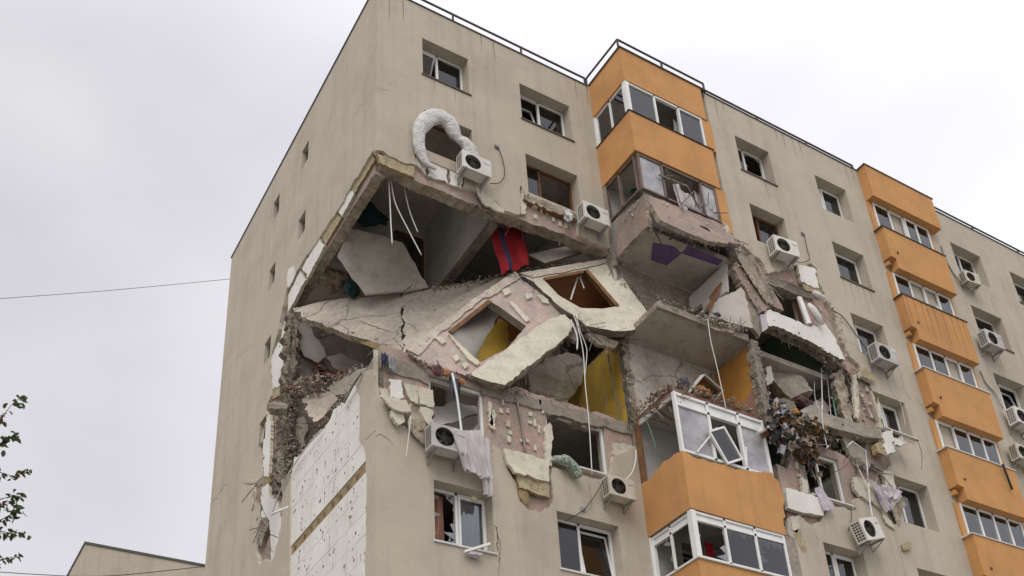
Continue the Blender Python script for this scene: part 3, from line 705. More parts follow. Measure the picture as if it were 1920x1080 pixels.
# lowest loggias: smashed windows, broken parapet
loggia_floor(13.1); loggia_floor(10.4)
pb_f = jag([(6.73,-1.5,14.41),(7.02,-1.5,14.32),(7.48,-1.5,14.32),(8.11,-1.5,14.35),(8.94,-1.5,14.44),(9.43,-1.5,14.56),(9.47,-1.5,14.43),(9.62,-1.5,14.33),(9.63,-1.5,14.12)], 0.015, 0.12, 51, normal=(0, 1, 0)) + jag([(9.65,-1.5,13.84),(9.47,-1.5,13.17),(9.5,-1.5,12.92)], 0.02, 0.12, 52, normal=(0, 1, 0))
bal4 = plate('balcony', [(6.7, -1.5, 12.95), (6.7, -1.5, 14.4)] + pb_f[1:], (0, 0.12, 0), ('orange', 'broken', 'foam'), (), bld)
stucco_end(bal4, lambda p: abs(p.normal.x) > 0.9 and p.center.x < 6.75 or p.normal.z < -0.9)
bal4['label'] = 'orange loggia parapet with a broken top edge and right end'
pb_s = jag([(6.7, -1.379, 14.42), (6.7, -0.9, 14.48), (6.7, -0.35, 14.3), (6.7, -0.002, 14.35)], 0.02, 0.12, 53, normal=(1, 0, 0))
plate('side_parapet', pb_s + [(6.7, -0.002, 12.95), (6.7, -1.379, 12.95)], (0.12, 0, 0), ('orange', 'broken', 'foam'), (), bal4)
plate('inner_coat', [(6.83, -1.375, 13.3), (9.6, -1.375, 13.3), (9.6, -1.375, 14.25), (6.83, -1.375, 14.25)], (0, 0.02, 0), ('plaster',), (), bal4)
p5 = L_parapet(10.25, 11.74); p5['label'] = 'orange parapet at the lower edge of the picture'
box('coping', (6.67, -1.54, 11.741), (9.65, -1.36, 11.77), 'sill_white', p5)
box('coping', (6.67, -1.355, 11.741), (6.84, -0.003, 11.77), 'sill_white', p5)
fr, L = frame_grid('balcony_window', 6.76, 9.45, 11.78, 12.93, -1.44, (0.33, 0.66), 'frame_white', bld, w=0.07, transom=12.72)
shards(L[0], -1.44, fr, 61, sides='lr', deep=0.25); shards(L[1], -1.44, fr, 63, sides='t', deep=0.25); pane(L[1], -1.438, fr); shards(L[2], -1.44, fr, 64, sides='tl', deep=0.3); pane(L[2], -1.438, fr)
for l in L[3:]: pane(l, -1.44, fr, 'frame_white', name='transom_panel')
fr2, L2 = frame_grid('balcony_window', -1.36, -0.05, 11.78, 12.93, 6.78, (0.5,), 'frame_white', bld, axis='y', w=0.07, transom=12.72)
pane(L2[0], 6.78, fr2, 'glass', axis='y'); shards(L2[1], 6.78, fr2, 62, axis='y', sides='lt', deep=0.5)
for l in L2[2:]: pane(l, 6.78, fr2, 'frame_white', axis='y', name='transom_panel')
box('corner_post', (6.71, -1.49, 11.78), (6.84, -1.36, 12.93), 'frame_white', bld)
box('corner_post', (6.71, -1.49, 25.23), (6.84, -1.36, 26.41), 'frame_white', bld)
box('pilaster', (9.46, -1.46, 11.76), (9.79, -1.34, 12.93), 'concrete', bld)
# window screen of the loggia under the void
fr, L = frame_grid('balcony_window', 6.74, 9.5, 14.42, 16.05, -1.43, (0.36, 0.7), 'frame_white', bld, w=0.09, d=0.07, transom=15.72)
pane(L[0], -1.43, fr, 'glass_dusty'); pane(L[2], -1.43, fr, 'glass_dusty')
sash((L[1][0] - 0.05, L[1][0] + 0.55, 14.45, 15.35), -1.5, 'frame_white', fr, 'drop', -28)
for l in L[3:]: pane(l, -1.43, fr, 'frame_white', name='transom_panel')
box('spandrel', (6.76, -1.35, 15.9), (6.82, -0.01, 16.05), 'plaster', bld)
box('jamb_post', (6.705, -0.14, 14.2), (6.8, -0.004, 16.06), 'wood', bld)
box('jamb_post', (6.705, -0.12, 20.9), (6.78, -0.004, 23.7), 'concrete', bld)
box('jamb_post', (6.705, -0.06, 25.23), (6.77, -0.004, 26.41), 'frame_white', bld)
box('jamb_post', (6.705, -0.06, 11.77), (6.77, -0.004, 12.93), 'frame_white', bld)
loggia_floor(16.08, ('plaster', 'brick', 'concrete'))

# ================================================================ roof edge
def railing(name, pts, every, label):
    root = empty(name, pts[0], label, 'railing', 'guard rails along the roof edge')
    for a, b in zip(pts, pts[1:]):
        a, b = Vector(a), Vector(b)
        root_local(bar('rail', a, b, 0.045, 0.045, 'rail'), root)
        n = max(1, int((b - a).length / every))
        for i in range(n + 1):
            p = a + (b - a) * (i / n if n else 0)
            if i == n and b != Vector(pts[-1]): continue
            root_local(bar('post', (p.x, p.y, 27.71), (p.x, p.y, p.z), 0.045, 0.045, 'rail'), root)
railing('roof_railing', [(0.1, 0.03, 28.05), (6.6, 0.03, 28.05)], 1.7, 'thin dark guard rail on the roof of the left wing')
railing('roof_railing', [(6.66, 0.03, 28.06), (6.68, -1.48, 28.06), (9.8, -1.48, 28.06)], 1.4, 'thin dark guard rail bending round the orange roof corner')
railing('roof_railing', [(9.9, -1.4, 27.93), (16.05, -1.4, 27.93)], 2.0, 'thin dark guard rail between the two orange roof bands')
railing('roof_railing', [(19.45, -1.4, 27.95), (26.9, -1.4, 27.95)], 1.9, 'thin dark guard rail right of the far orange roof band')
box('coping', (-0.03, 0.03, ROOF), (0.14, 11.53, ROOF + 0.035), 'coping', bld)
box('coping', (-0.03, -0.03, ROOF + 0.001), (6.65, 0.14, ROOF + 0.03), 'coping', bld)
box('coping', (9.81, -1.47, ROOF), (16.1, -1.3, ROOF + 0.03), 'coping', bld)
box('coping', (19.42, -1.47, ROOF), (27.02, -1.3, ROOF + 0.03), 'coping', bld)
# a dark sheet lies behind the rail over the loggia roof
tag(slab('roofing_sheet', [(7.4, -1.3, 27.78), (9.9, -1.3, 27.78), (9.9, -1.25, 27.98), (8.0, -1.25, 28.0)], 0.02, ('coping',), None, jagged=False), 'grey-green roofing sheet lying behind the rail of the orange roof corner', 'sheet')
tag(slab('roofing_sheet', [(5.0, 0.1, 27.74), (5.9, 0.08, 27.73), (5.9, 0.2, 27.83), (5.1, 0.22, 27.85)], 0.02, ('coping', 'wood'), None, jagged=False), 'loose dark strip on the roof edge left of the orange corner', 'sheet')

# ================================================================ distant block and wires
B0 = [(0.25,34.19,27.7)][0]
far = empty('distant_building', (B0[0], B0[1], 0), 'plain beige block far behind at the lower left', 'building')
bx, by = B0[0], B0[1]
fh = [rect(bx + 2.0 + 3.4 * i, bx + 3.7 + 3.4 * i, 25.0 - 2.7 * k, 26.3 - 2.7 * k, by) for i in range(3) for k in range(6)]
root_local(plate('wall', rect(bx, bx + 12, 0, ROOF, by), (0, 0.3, 0), ('stucco',), fh), far)
root_local(box('wall', (bx, by + 0.301, 0), (bx + 0.3, by + 14, ROOF), 'stucco'), far)
root_local(box('wall', (bx + 0.31, by + 13.7, 0), (bx + 12, by + 14, ROOF), 'stucco'), far)
root_local(box('roof', (bx - 0.05, by - 0.05, ROOF), (bx + 12.05, by + 14.05, ROOF + 0.12), 'coping'), far)
for h in fh:
    f, L = frame_grid('window', h[0][0], h[1][0], h[0][2], h[2][2], by + 0.2, (0.5,), 'frame_brown', None)
    root_local(f, far)
    for l in L:
        p = pane(l, by + 0.2, None); p.parent = f
def wire(pts, label, r=0.009, name='overhead_wire', mat='cable_dark', cat='wire', group=None, k=6):
    return tag(tube(name, pts, r, mat, None, 5, k), label, cat, group)
wire([(-8.03,6,18.45),(-6.8,6,19.11),(-4.33,6.5,20.73),(-1.23,7,22.75)], 'single thin wire strung across the sky to the gable', 0.007, mat='steel')
wire([(-6.84,3.25,10.85),(-5.45,3.1,10.94),(-4.19,2.86,11.05),(-2.52,2.33,11.36)], 'thin wire crossing the lower left corner', 0.008)

# ================================================================ torn insulation on the building
def lift(pts, d):
    """move an outline off its own plane towards the viewer side"""
    n = thick(pts, -d); return [Vector(p) + n for p in pts]
def clip(poly, y0, y1, z0, z1):
    """cut a (y, z) outline to a rectangle"""
    def cut(P, f, inter):
        out = []
        for a, b in zip(P, P[1:] + P[:1]):
            if f(a):
                out.append(a)
                if not f(b): out.append(inter(a, b))
            elif f(b): out.append(inter(a, b))
        return out
    def iy(v): return lambda a, b: (v, a[1] + (b[1] - a[1]) * (v - a[0]) / (b[0] - a[0]))
    def iz(v): return lambda a, b: (a[0] + (b[0] - a[0]) * (v - a[1]) / (b[1] - a[1]), v)
    for f, i in ((lambda p: p[0] >= y0, iy(y0)), (lambda p: p[0] <= y1, iy(y1)), (lambda p: p[1] >= z0, iz(z0)), (lambda p: p[1] <= z1, iz(z1))):
        if poly: poly = cut(poly, f, i)
    return poly
def area(P): return abs(sum(a[0] * b[1] - b[0] * a[1] for a, b in zip(P, P[1:] + P[:1]))) / 2
zone = [(p[1], p[2]) for p in jag([(0.03,4.77,15.5),(0.03,4.64,15.87),(0.03,4.11,15.71),(0.03,3.95,15.73),(0.03,3.13,15.62),(0.03,2.51,15.61),(0.03,2.28,15.78),(0.03,1.92,15.67),(0.03,1.48,15.65),(0.03,1.15,15.72)], 0.03, 0.15, 70, normal=(1, 0, 0))]
zone += [(0.88, 15.5), (0.6, 15.1), (0.66, 13.9), (0.48, 13.8), (0.4, 13.4), (0.36, 11.5), (0.36, 8.05), (4.62, 8.05), (4.62, 13)]
r2 = random.Random(4)
z = 8.05; row = 0; BANDS = [(10.49, 10.76), (13.17, 13.44)]
while z < 15.9:
    z1 = z + 0.5
    band = None
    for b in BANDS:
        if z < b[0] - 0.02 < z1: z1 = b[0]
        if abs(z - b[0]) < 0.02: z1, band = b[1], b
    y = -0.6 + (row % 2) * 0.5
    while y < 4.7:
        w = 1.0 if not band else 1.2
        P = clip(zone, y + 0.004, y + w - 0.004, z + 0.004, z1 - 0.004)
        if len(P) >= 3 and area(P) > 0.015:
            x = 0.03 + r2.uniform(-0.002, 0.002) + (0.015 if band else 0)
            fb = plate('wool_strip' if band else 'foam_board', [(x, a, b) for a, b in P], (0.11 - x, 0, 0), ('wool', 'wool') if band else ('foam_white', 'foam'), (), bld)
            if not band:
                dm = bmesh.new(); cy, cz = sum(a for a, b in P) / len(P), sum(b for a, b in P) / len(P)
                for q in range(5):
                    ay, az = cy + r2.uniform(-0.38, 0.38), cz + r2.uniform(-0.18, 0.18)
                    if not (min(a for a, b in P) + 0.06 < ay < max(a for a, b in P) - 0.06 and min(b for a, b in P) + 0.05 < az < max(b for a, b in P) - 0.05): continue
                    rad = r2.choice((0.012, 0.016, 0.02, 0.028, 0.036))
                    bm_tube(dm, [(x - 0.004, ay, az), (x + 0.01, ay, az)], rad, 7)
                    if r2.random() < 0.3: bm_box(dm, (x - 0.003, ay - 0.005, az - r2.uniform(0.08, 0.3)), (x + 0.004, ay + 0.005, az))
                if dm.verts: finish('anchor_marks', dm, 'concrete_dark', fb)['kind'] = 'stuff'
                else: dm.free()
        y += w
    z = z1; row += 1
for i in range(9):                          # adhesive rings on the mineral wool strip
    yy = 0.9 + i * 0.42 + r2.uniform(-0.1, 0.1)
    tube('glue_ring', [(0.04, yy + 0.05 * math.cos(a), 13.3 + 0.05 * math.sin(a)) for a in [j * 0.7 for j in range(9)]], 0.011, 'concrete_dark', bld, 4, 2)
def scrap(kind, pts, t, mat, seed, amp=0.02):
    return slab(kind, pts, t, mat, bld, amp, 0.1, seed)
F2 = ('foam', 'foam'); FW = ('foam_white', 'foam')
# edge layers of the gable above the void
scrap('wool_scrap', [(0.05,1.67,22.06),(0.05,0.36,21.96),(0.05,0.21,21.59),(0.05,1.37,21.57)], 0.08, ('wool_yellow', 'wool'), 1)
scrap('foam_scrap', [(0.04,2.4,21.93),(0.04,1.65,22),(0.04,1.34,21.51),(0.04,2.11,21.43)], 0.08, FW, 2)
scrap('wool_scrap', [(0.05,3.53,21.96),(0.05,2.49,21.96),(0.05,2.13,21.42),(0.05,3.14,21.4)], 0.08, ('wool_yellow', 'wool'), 3)
scrap('foam_scrap', [(0.03,4.72,21.85),(0.03,3.59,21.96),(0.03,3.16,21.37),(0.03,4.25,21.17)], 0.08, FW, 4)
scrap('foam_scrap', [(0.02,5.64,21.65),(0.02,4.81,21.82),(0.02,4.38,21.19),(0.02,5.27,21.04),(0.02,5.61,21.02)], 0.09, FW, 5)
scrap('foam_scrap', [(-0.02,5.68,22.56),(-0.02,5.22,22.28),(-0.02,5.1,21.91),(-0.02,5.28,21.81),(-0.02,5.6,21.83),(-0.02,5.73,22.31)], 0.05, FW, 6)
scrap('foam_scrap', [(0.01,6.78,20.3),(0.01,6.03,20.47),(0.01,5.85,20.92),(0.01,5.72,20.1),(0.01,5.75,19.08),(0.01,5.82,18.75),(0.01,6.49,19.08)], 0.09, FW, 7)
scrap('foam_scrap', [(0,6.93,18.12),(0,6.6,18.34),(0,6.44,17.99),(0,6.37,16.96),(0,6.39,16.26),(0,6.78,16.55),(0,6.97,17.31)], 0.09, FW, 8)
scrap('wool_scrap', [(0.03,6.59,19.12),(0.03,5.9,18.93),(0.03,5.96,18.51),(0.03,6.5,18.75)], 0.08, ('wool_yellow', 'wool'), 9)
scrap('wool_scrap', [(0.02,6.85,16.62),(0.02,6.4,16.47),(0.02,6.34,16.08),(0.02,6.71,16.2)], 0.08, ('wool', 'wool'), 10)
scrap('foam_scrap', [(0.02,6.94,16.19),(0.02,6.43,16.12),(0.02,6.28,15.66),(0.02,5.67,15.21),(0.02,5.29,14.48),(0.02,5.29,14.19),(0.02,5.59,13.76),(0.02,5.84,13.49),(0.02,6.03,14.33),(0.02,6.18,14.92),(0.02,6.81,15.31)], 0.08, FW, 11)
scrap('torn_render', [(-0.79,5.9,15.63),(-0.51,5.6,16.56),(-0.43,5.6,16.4),(-0.4,5.6,15.75),(-0.55,5.7,15.58),(-0.62,5.8,15.56)], 0.05, ('stucco', 'foam'), 12)
scrap('torn_render', [(-0.65,5.5,14.61),(-0.49,5.4,14.89),(-0.44,5.4,14.42),(-0.58,5.5,14.08)], 0.05, ('stucco', 'foam'), 13)
scrap('torn_render', [(0,6.77,15.22),(0,6.33,15.07),(0,6.18,14.77),(0,6.45,14.6),(0,6.65,14.4),(0,6.95,14.59),(0,7.07,14.91)], 0.1, ('broken', 'broken'), 14)
# broken concrete edge of the gable panel, in vertical layers
for i, (pa, w) in enumerate((([(0.02,5.4,20.74),(0.05,5.4,18.86),(0.03,5.4,17.21),(0,5.4,15.56)], 0.22), ([(0.05,5.5,17.92),(0.02,5.5,16.78),(-0.04,5.5,15.38)], 0.2), ([(0.11,5.3,20.55),(0.12,5.3,18.98),(0.11,5.3,18.48)], 0.14))):
    P = jag(pa, 0.04, 0.15, 80 + i, normal=(0, 1, 0))
    L = [p + Vector((-w / 2 + rnd.uniform(-0.03, 0.03), 0, 0)) for p in P]; Rr = [p + Vector((w / 2 + rnd.uniform(-0.04, 0.04), 0, 0)) for p in P]
    plate('broken_concrete', L + Rr[::-1], (0, 0.2, 0), ('broken' if i != 1 else 'pink_worn', 'concrete_dark'), (), bld)
rubble('rubble', [(-0.01,5.3,20.65),(-0.01,5.2,18.04),(-0.06,5.2,15.51)], 90, 0.1, ['concrete', 'broken', 'concrete_dark'], bld, 0.09, 5)
rubble('rubble', [(0.03,5,18.01),(0.26,4.6,17.82),(0.45,4.2,17.79)], 150, 0.12, ['concrete', 'broken', 'concrete_dark', 'concrete', 'broken', 'concrete_dark', 'brick'], bld, 0.16, 6)
rubble('rubble', [(0.19,4.6,15.92),(0.25,3.6,16.04),(0.22,2.6,16.08),(0.1,1.2,15.92)], 110, 0.07, ['concrete', 'broken', 'brick', 'foam'], bld, 0.06, 7)
rubble('rubble', [(0.23,0.3,21.56),(2.05,0.3,21.57),(3.33,0.3,21.45),(5.17,0.3,21.67),(7,0.3,21.65)], 140, 0.055, ['broken', 'pink_worn', 'concrete'], bld, 0.05, 8)
rubble('rubble', [(0.29,0.3,16.05),(1.35,0.3,16.05),(2.76,0.3,16.14),(7.01,0.3,16.27)], 120, 0.06, ['broken', 'pink_worn', 'concrete'], bld, 0.06, 9)
rubble('rubble', [(10.6,-1.3,19.49),(12.14,-1.3,19.52),(13.29,-1.3,19.16),(13.6,-1.3,18.59),(13.3,-1.3,17.12),(13.89,-1.3,15.89)], 150, 0.08, ['broken', 'concrete', 'concrete_dark', 'pink_worn'], bld, 0.09, 10)
rubble('rubble', [(10.55,-1.2,15.76),(11.36,-1.2,16.09),(12.85,-1.2,16.03)], 60, 0.07, ['broken', 'concrete'], bld, 0.07, 11)
rubble('rubble', [(13.38,-1.44,19.4),(13.29,-1.44,19.83),(13.2,-1.44,20.82),(12.98,-1.44,21.3)], 60, 0.07, ['broken', 'concrete', 'foam'], bld, 0.06, 12)
# left wing, upper: stripped board under the first window and the wool block at the corner
scrap('foam_board', [(1.02,0.02,22.51),(1.16,0.02,22.59),(1.2,0.02,22.21),(1.31,0.02,22.07),(1.33,0.02,21.56),(1.09,0.02,21.74)], 0.08, FW, 20)
scrap('foam_board', [(1.36,0.03,22.08),(1.89,0.03,22.08),(1.91,0.03,21.57),(1.37,0.03,21.57)], 0.075, FW, 21)
scrap('foam_board', [(1.94,0.02,22.08),(2.36,0.02,22.04),(2.3,0.02,21.58),(1.95,0.02,21.57)], 0.08, FW, 22)
scrap('wool_scrap', [(0.04,0.03,21.64),(0.49,0.03,21.68),(0.74,0.03,21.66),(1.02,0.03,21.67),(1,0.03,21.32),(0.51,0.03,21.34),(0.1,0.03,21.38)], 0.1, ('wool_yellow', 'wool'), 23)
scrap('foam_scrap', [(2.67,-0.03,21.82),(2.85,-0.03,21.72),(3.22,-0.03,21.5),(3.44,-0.03,21.36),(3.42,-0.03,21.26),(3.13,-0.03,21.25),(2.83,-0.03,21.32),(2.72,-0.03,21.54)], 0.05, F2, 24)
scrap('foam_scrap', [(4.04,0.03,22.53),(4.17,0.03,22.45),(4.2,0.03,22.17),(4.13,0.03,21.62),(4,0.03,21.52)], 0.06, F2, 25)
for i, (a, b, c, d) in enumerate(((1003, 395, 8, 22), (1018, 400, 9, 24), (1032, 410, 7, 14), (1046, 420, 9, 10), (1000, 420, 7, 6), (1040, 398, 6, 12))):
    pass
DABS = [(4.45,0.1,21.98),(4.61,0.1,21.94),(4.78,0.1,21.94),(4.96,0.1,21.77),(5.15,0.1,21.71),(5.34,0.1,21.72),(4.39,0.1,21.62)]
for i, p in enumerate(DABS):
    w, h = rnd.uniform(0.06, 0.13), rnd.uniform(0.1, 0.26)
    plate('foam_scrap', jag([(p[0], 0.06, p[2]), (p[0] + w, 0.06, p[2]), (p[0] + w, 0.06, p[2] + h), (p[0], 0.06, p[2] + h)], 0.02, 0.05, 200 + i, True), (0, 0.042, 0), F2, (), bld)
slab('sill_rubble', [(4.11,-0.05,22.2),(4.35,-0.05,22.2),(5,-0.05,22.21),(5.63,-0.05,22.24),(5.64,-0.05,22.06),(4.97,-0.05,21.98),(4.33,-0.05,21.97),(4.08,-0.05,22)], 0.25, ('broken', 'wood'), bld, 0.03, 0.1, 26)
# left wing, lower
scrap('foam_board', [(0.29,-0.02,15.19),(0.57,-0.02,15.27),(0.64,-0.02,14.85),(0.33,-0.02,14.75)], 0.12, FW, 30)
scrap('foam_board', [(0.64,0.02,15.25),(0.99,0.02,15.28),(0.99,0.02,14.82),(0.81,0.02,14.86),(0.71,0.02,15.03)], 0.08, F2, 31)
scrap('foam_board', [(1,0,15.26),(1.33,0,15.27),(1.32,0,14.82),(1.01,0,14.81)], 0.1, F2, 32)
scrap('foam_board', [(1.03,0.01,14.76),(1.32,0.01,14.77),(1.31,0.01,14.34),(1.17,0.01,14.39),(1.05,0.01,14.52)], 0.09, F2, 33)
scrap('foam_scrap', [(0.11,0.02,14.94),(0.29,0.02,14.95),(0.31,0.02,14.75),(0.11,0.02,14.72)], 0.08, F2, 34)
scrap('torn_render', [(0.1,-0.12,14.59),(0.29,-0.05,14.72),(0.68,-0.05,14.77),(0.73,-0.15,14.44),(0.51,-0.2,14.34),(0.31,-0.2,14.35)], 0.04, ('stucco', 'foam'), 35)
scrap('foam_scrap', [(0.3,-0.15,14.35),(0.56,-0.1,14.39),(0.62,-0.1,14.2),(0.45,-0.15,14.03),(0.31,-0.15,14.2)], 0.08, F2, 36)
scrap('torn_render', [(0.77,-0.1,14.7),(1.02,-0.05,14.54),(1.13,-0.05,14.25),(1.05,-0.1,13.81),(0.89,-0.15,13.86),(0.69,-0.15,14.06)], 0.06, ('broken', 'foam'), 37)
scrap('foam_scrap', [(0.84,-0.15,14.23),(1.01,-0.1,14.25),(1.05,-0.1,14.12),(0.91,-0.15,14.04)], 0.07, ('wool_yellow', 'foam'), 38)
scrap('foam_board', [(2.98,-0.05,14.25),(3.54,-0.02,14.29),(4.15,0,14.28),(4.09,-0.05,13.71),(3.65,-0.1,13.67),(3.17,-0.14,13.64),(3.02,-0.1,13.86)], 0.07, F2, 39)
scrap('wool_scrap', [(3.25,-0.05,13.66),(4.08,-0.02,13.68),(4.1,-0.02,13.31),(3.78,-0.06,13.29),(3.3,-0.08,13.33)], 0.08, ('wool_yellow', 'wool'), 40)
scrap('wool_scrap', [(3.31,-0.04,13.39),(3.53,-0.03,13.35),(3.59,-0.02,13.1),(3.45,-0.02,13),(3.32,-0.03,13.1)], 0.05, ('wool', 'wool'), 41)
scrap('foam_scrap', [(4.16,0.03,15.2),(4.3,0.03,15.36),(4.36,0.03,15.26),(4.25,0.03,14.17),(4.11,0.03,14.23)], 0.07, F2, 42)
scrap('foam_scrap', [(2.71,0.03,15.44),(2.79,0.03,15.41),(2.78,0.03,14.79),(2.71,0.03,14.84)], 0.07, F2, 43)
scrap('foam_scrap', [(2.77,0.03,15.26),(2.86,0.03,15.23),(2.85,0.03,14.73),(2.75,0.03,14.74)], 0.07, F2, 44)
scrap('foam_scrap', [(6.07,0.03,15.32),(6.37,0.03,15.38),(6.78,0.03,15.4),(6.7,0.03,15.26),(6.41,0.03,15.05),(6.16,0.03,14.94),(6.02,0.03,15.01)], 0.07, F2, 45)
DABS = [(3.08,0.1,15.48),(3.18,0.1,15.3),(3.16,0.1,14.94),(3.2,0.1,14.75),(3.16,0.1,14.53),(3.77,0.1,15.41),(3.89,0.1,15.16),(3.99,0.1,15.02),(3.75,0.1,15.19),(4.08,0.1,15.8),(4.14,0.1,15.59),(3,0.1,15.25),(3.64,0.1,14.67),(3.84,0.1,14.51),(3.5,0.1,14.63)]
for i, p in enumerate(DABS):
    w, h = rnd.uniform(0.04, 0.1), rnd.uniform(0.05, 0.2)
    plate('foam_scrap', jag([(p[0], 0.06, p[2]), (p[0] + w, 0.06, p[2]), (p[0] + w, 0.06, p[2] + h), (p[0], 0.06, p[2] + h)], 0.015, 0.05, 230 + i, True), (0, 0.042, 0), F2, (), bld)
tube('conduit', [(3.46,0.06,15.8),(3.53,0.06,15.31),(3.57,0.06,14.9),(3.6,0.06,14.35)], 0.03, 'concrete', bld)
# crevice where the corner panel joint has opened
plate('joint_gap', [(0.14,0.1,15.51),(0.23,0.1,15.6),(0.23,0.1,14.99),(0.14,0.1,15.07)], (0, 0.02, 0), ('concrete_dark',), (), bld)
# right wing
scrap('foam_scrap', [(10.36,-1.49,19.7),(10.59,-1.49,19.88),(11.36,-1.49,19.85),(12.02,-1.49,19.82),(12.67,-1.49,20.19),(12.85,-1.49,19.94),(13.15,-1.49,19.13),(12.91,-1.49,19.06),(11.88,-1.49,19.29),(10.75,-1.49,19.37),(10.37,-1.49,19.25)], 0.14, ('foam_white', 'broken'), 50, 0.025)
scrap('foam_board', [(12.15,-1.47,22.08),(12.84,-1.47,22.23),(12.81,-1.47,21.48),(12.13,-1.47,21.44)], 0.1, FW, 51)
scrap('wool_scrap', [(12.15,-1.45,21.44),(12.83,-1.45,21.46),(12.85,-1.45,21.22),(12.2,-1.45,21.25)], 0.1, ('wool_yellow', 'wool'), 52)
scrap('broken_concrete', [(9.49,-1.5,20.87),(9.91,-1.5,21.36),(10.41,-1.47,21.73),(10.5,-1.47,21.17),(10.74,-1.47,20.82),(11.04,-1.47,20.35),(11.15,-1.47,20.09),(10.61,-1.5,20),(10.1,-1.52,19.56),(9.83,-1.52,20.09)], 0.22, ('pink_worn', 'broken'), 53, 0.04)
scrap('torn_render', [(9.61,-1.62,21.41),(9.96,-1.55,21.74),(10.27,-1.5,21.2),(10.64,-1.5,20.46),(10.72,-1.55,20.06),(10.43,-1.6,19.99),(10.06,-1.62,20.47),(9.8,-1.62,20.91)], 0.05, ('broken', 'foam'), 54, 0.04)
scrap('torn_render', [(9.36,-1.6,22.32),(9.58,-1.55,22.27),(9.61,-1.55,21.85),(9.92,-1.6,21.75),(9.69,-1.65,21.39),(9.38,-1.65,21.53)], 0.05, ('foam', 'foam'), 55, 0.04)
scrap('lintel', [(10.84,-1.42,21.2),(11.48,-1.42,21.29),(12.08,-1.42,21.28),(12.63,-1.4,21.23),(12.54,-1.4,21.03),(11.89,-1.42,20.95),(10.81,-1.42,20.93)], 0.25, ('concrete_dark', 'broken'), 56)
scrap('foam_board', [(9.8,-1.5,14.25),(10.33,-1.5,14.27),(10.94,-1.5,14.25),(10.9,-1.5,13.77),(10.27,-1.5,13.68),(9.73,-1.5,13.69)], 0.12, FW, 57, 0.012)
scrap('foam_scrap', [(10.45,-1.46,14.72),(10.62,-1.46,14.69),(10.57,-1.46,14.31),(10.4,-1.46,14.31)], 0.1, F2, 59)
scrap('foam_scrap', [(12.25,-1.5,15.16),(12.9,-1.5,15.3),(13.12,-1.5,15.09),(13.51,-1.55,15.09),(13.87,-1.6,15.02),(13.57,-1.55,14.66),(13.1,-1.5,14.42),(12.86,-1.5,14.56),(12.37,-1.5,14.67),(12.24,-1.5,14.86)], 0.09, F2, 60, 0.035)
scrap('foam_scrap', [(13.52,-1.5,15.69),(13.91,-1.5,15.79),(13.86,-1.5,15.44),(13.88,-1.5,15.21),(13.45,-1.5,15.22)], 0.1, F2, 61)
scrap('torn_render', [(13.42,-1.55,14.98),(13.97,-1.55,15.05),(14.13,-1.5,14.88),(13.84,-1.5,14.6),(13.64,-1.48,14.15),(13.53,-1.5,14.5)], 0.05, ('broken', 'foam'), 62)
scrap('torn_render', [(13.06,-1.5,14.46),(13.25,-1.5,14.35),(13.4,-1.5,14.08),(13.43,-1.48,13.98),(13.13,-1.5,14.1)], 0.04, F2, 63)
scrap('wool_scrap', [(13.53,-1.5,13.56),(13.8,-1.5,13.72),(13.92,-1.5,13.68),(13.78,-1.5,13.5),(13.54,-1.5,13.41)], 0.06, ('wool_yellow', 'wool'), 64)
scrap('glue_patch', [(9.82,-1.45,13.51),(10.07,-1.45,13.57),(10.06,-1.45,13.33),(9.9,-1.45,13.08),(9.75,-1.45,13.16)], 0.02, ('foam', 'broken'), 65)
scrap('glue_patch', [(9.81,-1.45,13.13),(10.04,-1.45,13.23),(10.11,-1.45,12.71),(9.96,-1.45,12.6),(9.88,-1.45,12.8)], 0.02, ('wool_yellow', 'broken'), 66)
scrap('broken_concrete', [(13.1,-1.5,16.47),(13.41,-1.5,16.6),(13.7,-1.48,15.81),(13.52,-1.48,15.68),(13.05,-1.5,15.81)], 0.15, ('pink_worn', 'broken'), 67)
scrap('foam_scrap', [(14.29,-1.4,18.31),(14.23,-1.4,17.85),(14.09,-1.4,17.21),(13.98,-1.4,17.26),(14.05,-1.4,17.79)], 0.05, F2, 68)
scrap('foam_scrap', [(13.4,-1.42,18.71),(13.57,-1.42,18.85),(13.43,-1.42,18.11),(13.19,-1.42,17.18),(13.08,-1.42,17.31)], 0.08, F2, 69)
scrap('wool_scrap', [(13.58,-1.55,18.95),(13.89,-1.5,19.13),(14.25,-1.5,18.94),(14.07,-1.55,18.65),(13.58,-1.55,18.69)], 0.12, ('wool_yellow', 'foam'), 70)
DABS = [(10.41,-1.34,15),(10.41,-1.34,14.78),(10.5,-1.34,14.65),(13.84,-1.34,18.38),(13.83,-1.34,17.94),(13.55,-1.34,17.68),(13.73,-1.34,17.48),(13.56,-1.34,18.11),(13.48,-1.34,16.4),(13.63,-1.34,16.16),(12.4,-1.34,20.49),(12.72,-1.34,20.71)]
for i, p in enumerate(DABS):
    w, h = rnd.uniform(0.05, 0.12), rnd.uniform(0.06, 0.2)
    plate('foam_scrap', jag([(p[0], -1.4, p[2]), (p[0] + w, -1.4, p[2]), (p[0] + w, -1.4, p[2] + h), (p[0], -1.4, p[2] + h)], 0.015, 0.05, 260 + i, True), (0, 0.062, 0), F2, (), bld)

